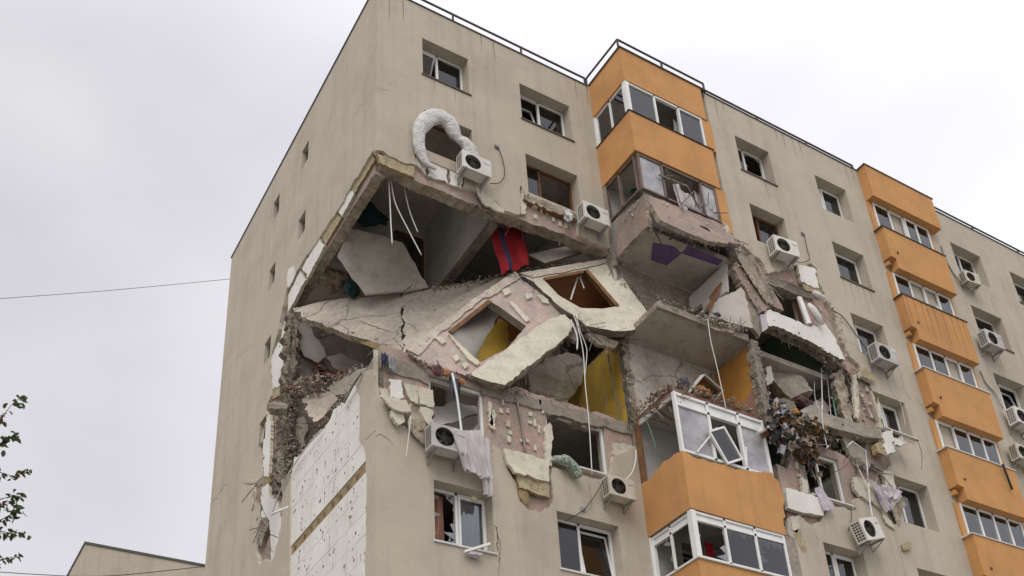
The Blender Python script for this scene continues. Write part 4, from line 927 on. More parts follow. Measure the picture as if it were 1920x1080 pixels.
# ================================================================ loggia torn open: tilted parapet, bare slabs
bm = bmesh.new()
loggia_floor(21.14, ('ceiling', 'concrete', 'concrete'))
for i, P in enumerate(([(7.26,-1.03,21.13),(7.84,-1.17,21.13),(8.18,-1.06,21.13),(8.12,-0.51,21.13),(7.62,-0.48,21.13)], [(8.15,-1.36,21.13),(9.33,-1.37,21.13),(9.34,-1.14,21.13),(8.18,-1.06,21.13)])):
    plate('painted_patch', P, (0, 0, 0.008), ('purple',), (), bld)
side1 = slab('side_parapet', [(6.7,-0.41,22.2),(6.7,-1.61,22.07),(6.7,-1.52,21.02),(6.7,-0.23,21.05)], 0.14, ('pink_worn', 'broken'), bld, 0.02, 0.2, 90)
side1['label'] = 'bare pinkish side of the torn-open loggia'
front1 = slab('tilted_parapet', [(6.78,-1.5,22.21),(8.14,-1.5,22.28),(9.56,-1.5,22.32),(9.58,-1.6,21.95),(9.7,-1.75,21.53),(8.42,-1.85,21),(7.5,-1.9,20.91),(6.85,-1.85,21.02)], 0.12, ('pink_worn', 'broken'), bld, 0.02, 0.15, 91)
front1['label'] = 'pinkish parapet slab hanging outwards below smashed windows'
for i, p in enumerate([(7.26,-1.6,21.99),(7.43,-1.6,22),(8.69,-1.66,21.87),(8,-1.8,21.35),(8.84,-1.78,21.46),(7.22,-1.8,21.36)]):
    chunk('foam_scrap', p, 0.07, 300 + i, 'foam', bld, (1, 0.4, 0.6))
for i, p in enumerate([(6.68,-1.33,22.01),(6.68,-1.18,21.96),(6.68,-1.06,21.8),(6.68,-0.76,21.89),(6.68,-0.97,22.02)]):
    chunk('foam_scrap', p, 0.08, 310 + i, 'foam', bld, (0.3, 1, 0.5))
fr, L = frame_grid('balcony_window', 6.78, 9.45, 22.42, 23.7, -1.43, (0.3, 0.56, 0.8), 'frame_mauve', bld, w=0.07, skip=(2,))
pane(L[0], -1.43, fr, 'glass_dusty'); pane(L[3], -1.43, fr, 'glass_dusty')
shards(L[2], -1.43, fr, 95, sides='b', deep=0.5)
for i, (a, b, w) in enumerate((([(7.39,-1.5,23.15),(8.39,-1.5,23.21)], 0, 0.05), ([(7.89,-1.52,23.05),(8,-1.56,22.05)], 0, 0.05), ([(8.56,-1.52,23.11),(8,-1.54,22.37)], 0, 0.06), ([(8.38,-1.5,23.16),(8.67,-1.5,22.53)], 0, 0.05))):
    bar('loose_bar', a[0], a[1], w * 0.75, w * 0.5, 'frame_mauve' if i > 1 else 'concrete', fr)
fr2, L2 = frame_grid('balcony_window', -1.36, -0.05, 22.42, 23.7, 6.79, (0.55,), 'frame_mauve', bld, axis='y', w=0.08)
# floor slab of the vanished loggia and what is left of its flank
plate('balcony_slab', [(6.72, -1.44, 18.52), (9.62, -1.44, 18.56), (9.75, -0.003, 18.56), (6.72, -0.003, 18.52)], (0, 0, 0.17), ('ceiling', 'broken', 'concrete'), (), bld)
box('slab_rim', (6.72, -1.45, 18.5), (9.6, -1.36, 18.55), 'concrete', bld)
rubble('rubble', [(6.8, -1.4, 18.75), (9.6, -1.4, 18.78)], 70, 0.11, ['broken', 'concrete', 'plaster'], bld, 0.07, 13)
material('flank_orange', (0.60, 0.30, 0.06, 1), (0.50, 0.24, 0.05, 1), scale=1.8, rough=0.9, bump=0.2, grime=0.45)
plate('flank_wall', [(9.68, -1.3, 16.26), (9.68, -0.004, 16.26), (9.68, -0.004, 18.5), (9.68, -1.3, 18.5)], (0.1, 0, 0), ('flank_orange', 'concrete'), (), bld)
plate('flank_patch', jag([(9.675, -1.28, 16.27), (9.675, -0.5, 16.27), (9.675, -0.6, 16.9), (9.675, -1.28, 17.3)], 0.02, 0.2, 97, True, (1, 0, 0)), (0.004, 0, 0), ('cloth_salmon',), (), bld)
cl = jag([(9.66, -1.46, 16.1), (9.62, -1.46, 17.3), (9.66, -1.46, 18.6)], 0.03, 0.14, 98, normal=(0, 1, 0))
plate('flank_column', cl + [p + Vector((0.24 + rnd.uniform(-0.03, 0.03), 0, 0)) for p in cl[::-1]], (0, 0.22, 0), ('concrete', 'broken'), (), bld)
rubble('rubble', [(9.8, -1.5, 16.2), (9.82, -1.5, 18.6)], 50, 0.07, ['broken', 'concrete', 'plaster'], bld, 0.05, 14)
plate('painted_patch', [(6.63, 0.25, 16.2), (6.63, 0.9, 16.2), (6.63, 0.9, 18.5), (6.63, 0.25, 18.5)], (0.004, 0, 0), ('yellow',), (), bld)
cj = jag([(6.66, -0.05, 16.1), (6.62, -0.05, 17.2), (6.66, -0.05, 18.5)], 0.03, 0.14, 99, normal=(0, 1, 0))
plate('broken_concrete', cj + [p + Vector((0.2 + rnd.uniform(-0.04, 0.03), 0, 0)) for p in cj[::-1]], (0, 0.16, 0), ('broken', 'concrete_dark'), (), bld)
rubble('rubble', [(6.7, -0.1, 16.1), (6.7, -0.1, 18.6)], 50, 0.07, ['broken', 'concrete'], bld, 0.06, 15)
# loggia back walls carry old brown and grey coats
plate('wall_coat', jag(rect(6.8, 9.6, 16.3, 18.5, -0.008), 0.02, 0.3, 101, True), (0, 0.006, 0), ('plaster_cracked',), (), bld)
plate('wall_coat', jag(rect(6.8, 9.6, 18.8, 21.1, -0.008), 0.02, 0.3, 102, True), (0, 0.006, 0), ('concrete',), (), bld)
rubble('rubble', [(6.8, -1.35, 16.27), (7.3, -1.4, 16.3), (9.5, -1.4, 16.3)], 150, 0.09, ['broken', 'concrete', 'wood', 'concrete_dark', 'broken', 'concrete', 'brick'], bld, 0.08, 16)
rubble('rubble', [(6.75, -0.1, 16.28), (6.75, -1.35, 16.28)], 70, 0.09, ['broken', 'wood', 'concrete_dark', 'broken', 'brick'], bld, 0.07, 17)

# ================================================================ fallen pieces of the structure
def fallen(name, pts, t, mats, label, cat, seed, amp=0.03, holes=(), step=0.16):
    o2 = jag(pts, amp, step, seed, True)
    return tag(plate(name, o2, thick(pts, t), mats, [jag(h, amp * 0.4, step, seed + 1, True) for h in holes]), label, cat)
def on_panel(o, name, pts, t, mats, seed, d=0.0, amp=0.02, step=0.14):
    q = lift(pts, d)
    p = plate(name, jag(q, amp, step, seed, True), thick(pts, t), mats)
    p.parent = o
    return p
PA = fallen('fallen_wall_panel', [(0.89,0.35,16.4),(2.99,0.59,18.9),(4.11,0.7,20.18),(5.1,0.29,19.13),(5.16,0.2,18.79),(5.26,0.11,18.5),(5.02,0.05,18.04),(3.03,-0.14,15.81),(2.27,0.01,15.94),(1.18,0.22,16.06)], 0.2, ('pink_pale', 'broken', 'concrete', 'concrete'),
            'pink and cream wall panel with a window hole, slumped at a slant over the lower wall', 'wall panel', 110, 0.02, [[(3.21,0.54,18.86),(1.97,0.39,17.33),(2.58,0.09,16.47),(3.37,0.12,17.19),(4.01,0.23,18.13)]])
on_panel(PA, 'edge_strip', [(0.87,0.35,16.4),(2.99,0.6,18.95),(4.1,0.71,20.22),(4.24,0.64,20.04),(3.26,0.55,18.95),(3.04,0.56,18.84),(1.95,0.41,17.4),(1.81,0.41,17.29),(1.14,0.28,16.28)], 0.05, ('slab_pitted', 'broken'), 111, 0.03, 0.012)
on_panel(PA, 'foam_board', [(2.24,0.01,15.91),(3.35,0.11,17.11),(4.63,0.22,18.49),(5.12,0.21,18.8),(5.28,0.11,18.51),(5.02,0.04,18),(3.03,-0.15,15.78),(2.65,-0.09,15.78)], 0.1, ('foam', 'broken'), 112, 0.09, 0.015)
for i, q in enumerate(([(1.94,0.36,17.18),(2.03,0.32,17.1),(2.55,0.08,16.43),(2.47,0.06,16.3),(2.28,0.13,16.46)], [(3.7,0.47,18.89),(3.82,0.45,18.89),(4.12,0.26,18.33),(4.01,0.26,18.24),(3.86,0.35,18.51)],
                       [(3.6,0.58,19.3),(3.79,0.58,19.45),(3.83,0.53,19.28),(3.63,0.52,19.09)], [(1.61,0.37,16.97),(1.73,0.37,17.1),(1.86,0.31,16.92),(1.73,0.3,16.8)], [(1.92,0.19,16.45),(2.04,0.19,16.55),(2.09,0.16,16.42),(1.97,0.14,16.29)],
                       [(4.2,0.49,19.34),(4.37,0.48,19.43),(4.39,0.44,19.28),(4.21,0.44,19.14)], [(4.53,0.45,19.4),(4.68,0.43,19.45),(4.8,0.38,19.32),(4.79,0.35,19.16),(4.62,0.37,19.15)], [(2.11,0.11,16.24),(2.21,0.11,16.32),(2.27,0.08,16.23),(2.15,0.07,16.11)])):
    on_panel(PA, 'foam_scrap', q, 0.06, F2, 120 + i, 0.05, 0.012, 0.06)
b = [(2,0.38,17.31),(3.18,0.52,18.77)]
tb = bar('window_frame', b[0], b[1], 0.09, 0.09, 'wood'); tb.parent = PA
PB = fallen('fallen_wall_panel', [(4.24,0.66,20.17),(5.52,0.45,20.78),(6.79,0.24,21.38),(6.92,0.16,21.22),(6.97,0.01,20.72),(7.27,-0.49,19.21),(7.15,-0.54,18.89),(6.69,-0.52,18.47),(6.25,-0.44,18.32),(5.48,-0.19,18.38),(5.28,-0.04,18.73),(4.98,0.13,19.02),(4.65,0.38,19.61),(4.48,0.52,19.94)], 0.18, ('foam', 'concrete_dark', 'concrete', 'wood'),
            'cream panel framing a window hole, lying crooked beneath the torn loggia', 'wall panel', 130, 0.02, [[(4.79,0.48,20.12),(5.91,0.31,20.69),(6.08,0.28,20.77),(6.53,-0.23,19.36),(6.07,-0.16,19.16),(5.5,-0.01,19.08),(5.05,0.24,19.5)]])
on_panel(PB, 'edge_strip', [(4.22,0.66,20.17),(5.52,0.45,20.8),(6.79,0.24,21.4),(6.68,0.22,21.19),(6.09,0.3,20.84),(4.79,0.5,20.18),(4.55,0.54,20.06)], 0.06, ('slab_pitted', 'broken'), 131, 0.03, 0.012)
for a, b in (((0, 1)), ((2, 3))):
    q = [(4.81,0.46,20.06),(5.92,0.29,20.62),(6.07,0.27,20.72),(6.5,-0.23,19.36)]
    tb = bar('window_frame', q[a], q[b], 0.1, 0.08, 'wood'); tb.parent = PB
q = [(5.82,0.02,19.86),(5.44,-0.06,19.17)]
tb = bar('window_frame', [(5.92,0.5,20.63),(5.54,0.4,19.66)][0], [(5.92,0.5,20.63),(5.54,0.4,19.66)][1], 0.03, 0.03, 'frame_white'); tb.parent = PB
tb = bar('window_frame', [(5.99,0.5,20.65),(6.05,0.45,20.26)][0], [(5.99,0.5,20.65),(6.05,0.45,20.26)][1], 0.05, 0.03, 'frame_white'); tb.parent = PB
fallen('fallen_floor_slab', [(-0.15,4.74,20.43),(0.42,4.33,20.56),(0.85,3.96,20.56),(1.38,3.45,20.43),(2.03,2.87,20.39),(1.79,2.34,19.02),(1.47,1.76,17.47),(1.09,2.48,18.2),(0.51,3.42,19.03),(0.17,4.02,19.61),(-0.06,4.42,19.99)], 0.18, ('concrete_cracked', 'broken', 'concrete'),
       'cracked grey floor slab sagging from the gable edge into the corner void', 'slab', 140, 0.03)
fallen('fallen_floor_slab', [(2.06,2.84,20.38),(2.59,2.38,20.33),(3.28,1.8,20.34),(4.03,1.2,20.41),(4.3,1.01,20.47),(3.33,1.16,19.23),(2.51,1.35,18.33),(1.62,1.7,17.59),(1.51,1.74,17.5),(1.82,2.31,19.01)], 0.18, ('slab_pitted', 'broken', 'concrete'),
       'pitted grey floor slab wedged behind the slumped pink wall panel', 'slab', 141, 0.03)
tag(bar('timber', [(0.71,3.55,19.11),(1.48,1.66,17.31)][0], [(0.71,3.55,19.11),(1.48,1.66,17.31)][1], 0.1, 0.14, 'wool'), 'ochre edge strip under the sagging grey slab', 'timber')
fallen('leaning_partition', [(0.28,2.87,20.91),(0.51,2.61,21.66),(1.23,2.43,21.64),(1.81,2.3,21.52),(2.56,2.38,20.4),(2.01,2.58,20.21),(1.07,2.89,19.99)], 0.1, ('ceiling', 'plaster', 'plaster'),
       'blank white partition leaning in the open corner room', 'partition', 142, 0.012)
fallen('fallen_board', [(4.78,1.01,21.33),(5.07,0.69,20.91),(6.2,0.58,21.66),(5.89,0.84,21.95)], 0.05, ('panel_white', 'wood'), 'pale board lying right of the red blanket', 'board', 143, 0.01)
fallen('leaning_panel', [(9.1,-0.15,20.71),(9.49,-1.3,21.2),(9.28,-1.32,20.12),(9.06,-0.6,19.9),(9.11,-0.58,20.2),(9.03,-0.29,20.17),(9.04,-0.15,20.39)], 0.1, ('panel_white', 'plaster', 'plaster'), 'white wall piece with brown marks under the purple-marked slab', 'panel', 144, 0.015)
fallen('leaning_panel', [(8.95,-0.92,19.8),(9.35,-1.75,19.93),(9.39,-1.8,19.8),(9.45,-1.77,18.89),(9.47,-1.77,18.66),(9.39,-1.62,18.76),(9.25,-1.39,18.99),(9.07,-1.09,19.3),(8.94,-0.86,19.47)], 0.12, ('panel_white', 'pink', 'broken'), 'tilted pale wall piece beside the torn pilaster', 'panel', 145, 0.02)
fallen('fallen_slab_piece', [(7.97,-1.3,18.85),(8.25,-1.4,18.76),(8.55,-1.5,18.68),(9.1,-1.5,18.76),(9.47,-1.5,18.82),(9.04,-1.5,18.53),(8.41,-1.5,18.4),(8.04,-1.4,18.54)], 0.15, ('broken', 'concrete'), 'crumbling concrete lip under the tilted pale wall piece', 'slab piece', 146, 0.03)
fallen('hanging_slab_piece', [(10.88,-0.6,18.55),(11.11,-0.66,18.71),(11.35,-0.71,18.94),(11.7,-0.87,18.65),(11.97,-1,18.42),(12.07,-1.1,18.01),(11.64,-0.98,17.83),(11.35,-0.9,17.65),(11.16,-0.78,18.01),(11.04,-0.69,18.34)], 0.3, ('concrete', 'broken', 'concrete'), 'thick broken slab piece hanging in the dark open room', 'slab piece', 147, 0.04)
fallen('fallen_slab_piece', [(0.19,4.77,17.7),(0.41,4.56,17.81),(0.75,4.01,17.62),(0.81,3.78,17.35),(0.59,3.82,16.95),(0.3,3.96,16.56),(0.2,4.3,16.9)], 0.3, ('slab_pitted', 'broken', 'concrete'), 'pale broken slab piece wedged behind the white foam gable', 'slab piece', 148, 0.04)
fallen('fallen_beam', [(11.34,-1.3,16.97),(11.52,-1.3,17.11),(12.15,-1.42,17.06),(13.56,-1.7,16.87),(13.42,-1.75,16.52),(12.87,-1.67,16.47),(11.93,-1.5,16.56),(11.36,-1.36,16.73)], 0.2, ('concrete', 'broken', 'concrete'), 'concrete beam jutting out at a slant across the open room', 'beam', 149, 0.02)
tag(slab('foam_board', [(13.51,-1.8,16.71),(13.93,-1.8,16.9),(13.73,-1.8,16.15),(13.45,-1.8,16.01),(13.4,-1.8,16.22)], 0.1, FW, None, 0.03, 0.1, 150), 'white foam offcut hanging at the end of the jutting beam', 'foam board')
tag(slab('foam_board', [(14.01,-1.75,16.72),(14.52,-1.75,16.79),(14.44,-1.75,16.65),(13.87,-1.75,16.42)], 0.08, FW, None, 0.03, 0.1, 151), 'small cream foam offcut right of the jutting beam', 'foam board')
tag(slab('wool_block', [(13.16,-1.75,16.28),(13.55,-1.7,16.49),(13.63,-1.7,16.23),(13.34,-1.75,15.99),(13.09,-1.8,15.97)], 0.16, ('wool_yellow', 'wool'), None, 0.03, 0.1, 152), 'ochre mineral wool block under the end of the jutting beam', 'wool block')
tag(bar('plank', [(13.75,-1.7,16.97),(14.75,-1.9,16.75)][0], [(13.75,-1.7,16.97),(14.75,-1.9,16.75)][1], 0.09, 0.04, 'panel_white'), 'thin pale plank sticking out past the jutting beam', 'plank')
tag(slab('frame_piece', [(11.8,-1.5,20.79),(11.95,-1.5,20.83),(12.04,-1.55,19.93),(11.87,-1.55,19.85)], 0.06, ('frame_white',), None, jagged=False), 'white window frame piece leaning in the ruined window hole', 'frame piece')
tag(tube('foam_roll', [(12.1,-1.55,20.59),(12.15,-1.6,20.39),(12.28,-1.6,20.18),(12.37,-1.6,19.95)], [0.05, 0.1, 0.11, 0.05], 'foam_white', None, 8, 1), 'white foam roll slanting beside the leaning frame piece', 'foam roll')
tag(tube('foam_roll', [(12.39,-1.55,21.12),(12.54,-1.6,21.03),(12.76,-1.6,21)], [0.07, 0.09, 0.06], 'foam_white', None, 8, 1), 'short white foam roll below the square foam board', 'foam roll')
tag(slab('ledge_piece', [(-0.61,5,17.45),(-0.41,5,17.59),(-0.14,4.8,17.44),(-0.16,4.8,17.31),(-0.54,5,17.36)], 0.25, ('concrete', 'broken'), None, 0.02, 0.1, 153), 'grey ledge piece sticking out of the torn gable edge', 'ledge piece')
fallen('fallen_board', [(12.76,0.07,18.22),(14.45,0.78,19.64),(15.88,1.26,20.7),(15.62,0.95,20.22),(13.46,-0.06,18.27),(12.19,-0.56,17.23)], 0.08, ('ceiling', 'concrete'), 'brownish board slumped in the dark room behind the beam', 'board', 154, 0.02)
for i, p in enumerate([(0.95,5.6,19.34),(1.07,5.6,19.33),(0.94,5.6,19.18),(1.1,5.6,19.2),(1.02,5.6,19.49),(1.4,5.6,19.36),(1.59,5.6,19.35),(0.08,5,18.11)]):
    a = rnd.uniform(-0.3, 0.3); bm = bmesh.new(); bm_box(bm, (-0.14, -0.07, -0.05), (0.14, 0.07, 0.05), Matrix.Translation(p) @ Matrix.Rotation(a, 4, 'Y'))
    root = finish('brick', bm, 'brick', bld)

# ================================================================ air conditioners
def make_ac(name, label):
    """unit in local coordinates: back on the wall plane y = 0, front towards -y, centre of the case at the origin height"""
    root = empty(name, (0, 0, 0), label, 'air conditioner', 'air conditioning units hung on the walls')
    W, H, D = 0.8, 0.56, 0.3
    y0 = -0.42; cx, cr = -0.1, 0.22
    bm = bmesh.new()
    ring = [(cx + cr * math.cos(a), y0, cr * math.sin(a)) for a in [2 * math.pi * i / 28 for i in range(28)]]
    bm_plate(bm, rect(-W / 2, W / 2, -H / 2, H / 2, y0), (0, 0.02, 0), [ring], (0, 0, 0, 0))
    bm_box(bm, (-W / 2, y0 + 0.021, H / 2 - 0.012), (W / 2, y0 + D, H / 2)); bm_box(bm, (-W / 2, y0 + 0.021, -H / 2), (W / 2, y0 + D, -H / 2 + 0.012))
    bm_box(bm, (-W / 2, y0 + 0.021, -H / 2 + 0.013), (-W / 2 + 0.012, y0 + D, H / 2 - 0.013)); bm_box(bm, (W / 2 - 0.012, y0 + 0.021, -H / 2 + 0.013), (W / 2, y0 + D, H / 2 - 0.013))
    bm_box(bm, (-W / 2 + 0.013, y0 + D - 0.012, -H / 2 + 0.013), (W / 2 - 0.013, y0 + D, H / 2 - 0.013))
    finish('casing', bm, 'ac_white', root)
    bm = bmesh.new()
    for i in range(5):
        a = i * 1.257
        M4 = Matrix.Translation((cx, y0 + 0.09, 0)) @ Matrix.Rotation(a, 4, 'Y') @ Matrix.Rotation(0.5, 4, 'X')
        bm_box(bm, (0.03, -0.004, -0.07), (0.2, 0.004, 0.07), M4)
    bm_tube(bm, [(cx, y0 + 0.06, 0), (cx, y0 + 0.12, 0)], 0.05, 12)
    bm_box(bm, (cx - 0.26, y0 + 0.15, -0.26), (cx + 0.26, y0 + 0.16, 0.26))
    finish('fan', bm, 'dark', root)
    bm = bmesh.new()
    for rr in (0.07, 0.145, 0.215):
        bm_tube(bm, [(cx + rr * math.cos(a), y0 - 0.004, rr * math.sin(a)) for a in [2 * math.pi * i / 24 for i in range(25)]], 0.002, 4, cap=False)
    for i in range(8):
        a = i * math.pi / 4
        bm_tube(bm, [(cx, y0 - 0.004, 0), (cx + 0.22 * math.cos(a), y0 - 0.004, 0.22 * math.sin(a))], 0.002, 4)
    finish('grille', bm, 'rail', root)
    bm = bmesh.new()
    for i in range(7):
        for j in range(3):
            zz, yy = -0.22 + i * 0.066, y0 + 0.05 + j * 0.075
            bm_box(bm, (-W / 2 - 0.003, yy, zz), (-W / 2 + 0.001, yy + 0.055, zz + 0.042))
    finish('side_vent', bm, 'dark', root)
    for sx in (-0.3, 0.3):
        bm = bmesh.new()
        bm_box(bm, (sx - 0.02, y0 - 0.03, -H / 2 - 0.045), (sx + 0.02, 0.0, -H / 2 - 0.005)); bm_box(bm, (sx - 0.02, -0.03, -H / 2 - 0.22), (sx + 0.02, 0.0, -H / 2 - 0.046))
        bm_bar(bm, (sx, y0 + 0.04, -H / 2 - 0.05), (sx, -0.02, -H / 2 - 0.2), 0.02)
        finish('bracket', bm, 'ac_grey', root)
    box('name_plate', (0.2, y0 - 0.003, 0.1), (0.36, y0 - 0.0005, 0.13), 'ac_grey', root)
    return root
def copy_tree(o, parent=None):
    c = o.copy(); col.objects.link(c); c.parent = parent
    for ch in list(o.children): copy_tree(ch, c)
    return c
AC0 = None
n_ac = 0
for px, yw, rz, ry, sc_, label in (
    ([(2.48,-0.27,22.11)][0], 0.0, 0.0, 0.02, 1, 'white air conditioner under the arched plastic-wrapped tube'),
    ([(6.04,-0.27,22.11)][0], 0.0, 0.0, 0.0, 1, 'white air conditioner right of the brown window above the void'),
    ([(1.45,-0.27,13.85)][0], 0.0, 0.0, 0.0, 1, 'air conditioner half hidden by the hanging white curtain'),
    ([(5.82,-0.27,13.84)][0], 0.0, 0.0, 0.0, 0.9, 'air conditioner on the beige wall left of the broken orange parapet'),
    ([(11.4,-1.71,22.11)][0], -1.44, -0.1, 0.0, 1, 'air conditioner under the brown window right of the torn loggia'),
    ([(14.51,-1.71,19.56)][0], -1.44, 0, 0.0, 1, 'air conditioner on the wall left of the third orange band'),
    ([(11.99,-1.75,13.5)][0], -1.46, 0.1, -0.35, 1, 'tilted air conditioner dangling below the torn foam'),
    ([(20.24,-1.71,24.66)][0], -1.44, -0.1, 0.0, 0.8, 'small air conditioner right of the top orange parapet'),
    ([(20.14,-1.71,22.07)][0], -1.44, 0.0, 0.0, 1, 'air conditioner right of the drip-streaked orange band'),
    ([(20.3,-1.71,19.22)][0], -1.44, 0.0, 0.0, 1, 'air conditioner cut by the right picture edge, upper of two'),
    ([(19.79,-1.71,17.83)][0], -1.44, 0.0, 0.0, 0.9, 'air conditioner cut by the right picture edge, lower of two')):
    if AC0 is None: AC0 = a = make_ac('air_conditioner', label)
    else: a = copy_tree(AC0)
    a['label'] = label
    tone = {2: 'ac_soiled', 3: 'ac_yellowed', 5: 'ac_soiled', 7: 'ac_yellowed', 8: 'ac_soiled', 10: 'ac_yellowed'}.get(n_ac)
    n_ac += 1
    if tone:
        for ch in a.children:
            if ch.name.startswith('casing'): ch.material_slots[0].link = 'OBJECT'; ch.material_slots[0].material = MATS[tone]
    a.location = (px[0], yw - 0.002, px[2]); a.rotation_euler = (0, ry, rz); a.scale = (sc_,) * 3

# ================================================================ cloth, wrap and household things
TUBE = [(1.54,-0.08,21.75),(1.27,-0.1,21.85),(1.12,-0.12,22.11),(1.06,-0.14,22.49),(1.13,-0.16,22.94),(1.35,-0.18,23.34),(1.64,-0.2,23.55),(1.91,-0.2,23.47),(2.03,-0.2,23.2),(2.16,-0.2,23.05),(2.32,-0.24,22.96),(2.46,-0.3,22.73),(2.52,-0.34,22.38)]
RAD = [0.05, 0.1, 0.15, 0.17, 0.19, 0.215, 0.22, 0.235, 0.21, 0.14, 0.18, 0.215, 0.18]
P = smooth_path(TUBE, 6); Rr = []
for i in range(len(P)):
    t = i / 6; a = min(int(t), len(RAD) - 2); Rr.append((RAD[a] * (1 - (t - a)) + RAD[a + 1] * (t - a)) * (1 + 0.02 * math.sin(i * 2.3)))
bm = bmesh.new(); bm_tube(bm, P, Rr, 20)
for v in bm.verts: v.co += Vector((noise.noise(v.co * 6), noise.noise(v.co * 6 + Vector((9, 0, 0))), noise.noise(v.co * 6 + Vector((0, 9, 0))))) * 0.035
for v in bm.verts: v.co.y = -0.06 + (v.co.y + 0.06) * 0.62
tag(finish('wrapped_tube', bm, 'plastic_wrap'), 'white plastic-wrapped padded tube arched over the top left void window', 'tube')
def garment(name, c, size, mat, seed, label, cat='clothing', stretch=(1, 0.6, 1), group=None, parent=None):
    """crumpled fabric: a sphere pushed into folds"""
    bm = bmesh.new(); bmesh.ops.create_icosphere(bm, subdivisions=4, radius=1)
    s = Vector((seed * 1.7, seed * 0.3, 0))
    for v in bm.verts:
        d = v.co.copy()
        f = 0.95 + 0.5 * noise.noise(d * 1.3 + s) + 0.22 * noise.noise(d * 3 + s) - 0.3 * abs(noise.noise(d * 3.6 + s)) - 0.12 * abs(noise.noise(d * 9 + s))
        f = max(f, 0.3)
        v.co = Vector(c) + Vector((d.x * stretch[0], d.y * stretch[1], d.z * stretch[2])) * size * f
    o = finish(name, bm, mat, parent, True)
    return tag(o, label, cat, group) if label else o
q = [(1.45,-0.5,13.97),(2.37,-0.12,14.49),(1.77,-0.45,13.14),(2.61,-0.15,13.24)]
tag(cloth('curtain', q[0], q[1], q[2], q[3], 'cloth_white', 6, 0.06, 36, 24, 3, 0.12, out=(0.2, -1, 0)), 'wide white curtain hanging over the half hidden air conditioner', 'curtain')
q = [(2.25,-0.2,14.33),(2.62,-0.12,14.31),(2.33,-0.16,12.91),(2.6,-0.14,12.85)]
tag(cloth('curtain', q[0], q[1], q[2], q[3], 'cloth_white', 2.5, 0.05, 16, 26, 7, 0.06, out=(0.2, -1, 0)), 'narrow white curtain tail reaching down to the window head', 'curtain')
tag(tube('cloth', [(4.33,0.05,14.38),(4.41,-0.12,14.31),(4.55,-0.16,14.27),(4.73,-0.16,14.13),(4.84,-0.14,13.95)], [0.06] + [0.1] * 5 + [0.13] * 5 + [0.12] * 5 + [0.11] * 4 + [0.05], 'cloth_green', None, 10, 5), 'green and white patterned cloth draped over a windowsill', 'cloth')
q = [(10.79,-1.5,14.49),(11.03,-1.5,14.6),(10.86,-1.6,13.8),(11.26,-1.6,13.97)]
tag(cloth('curtain', q[0], q[1], q[2], q[3], 'cloth_lilac', 3, 0.05, 16, 16, 5, 0.1, out=(0, -1, 0)), 'lilac-white curtain blown out over a broken sill', 'curtain')
q = [(12.69,-1.65,15.16),(13.01,-1.65,15.09),(13.09,-1.6,14.31),(13.49,-1.6,14.47)]
tag(cloth('curtain', q[0], q[1], q[2], q[3], 'cloth_purple', 3, 0.05, 16, 20, 9, 0.2, out=(0, -1, 0)), 'purple and white cloth trailing over torn foam', 'cloth')
q = [(13.11,-1.62,15.18),(13.94,-1.6,15.14),(13.09,-1.62,14.79),(13.6,-1.6,14.8)]
tag(cloth('curtain', q[0], q[1], q[2], q[3], 'cloth_lilac', 3, 0.05, 16, 10, 11, 0.2, out=(0, -1, 0)), 'pale lilac cloth spread right of the purple cloth', 'cloth')
q = [(3.48,0.75,21.44),(4.54,0.75,21.97),(3.67,0.6,19.87),(4.49,0.6,20.51)]
tag(cloth('blanket', q[0], q[1], q[2], q[3], ['red', 'navy'], 1.6, 0.07, 30, 18, 2, 0.05, out=(-0.2, -1, 0), stripe=(0.24, 0.38)), 'bright red blanket with a navy stripe hanging in the void', 'blanket')
garment('plastic_bag', [(5.33,-0.15,21.92)][0], 0.16, 'plastic_wrap', 4, 'crumpled white bag left of the second upper air conditioner', 'bag', (0.9, 0.6, 1.25))
q = [(0.13,0.02,15.86),(0.28,0,15.85),(0.09,-0.06,15.47),(0.21,-0.06,15.42)]
tag(cloth('cloth', q[0], q[1], q[2], q[3], 'cloth_blue', 2, 0.07, 12, 12, 21, 0.25, out=(-0.3, -1, 0)), 'small dark blue cloth on the top of the wall corner', 'clothing')
q = [(0.28,0.02,15.86),(0.45,0,15.84),(0.3,-0.04,15.41),(0.45,-0.04,15.38)]
tag(cloth('cloth', q[0], q[1], q[2], q[3], 'cloth_grey', 2, 0.06, 12, 12, 22, 0.3, out=(-0.3, -1, 0)), 'grey cloth draped next to the dark blue one on the wall corner', 'clothing')
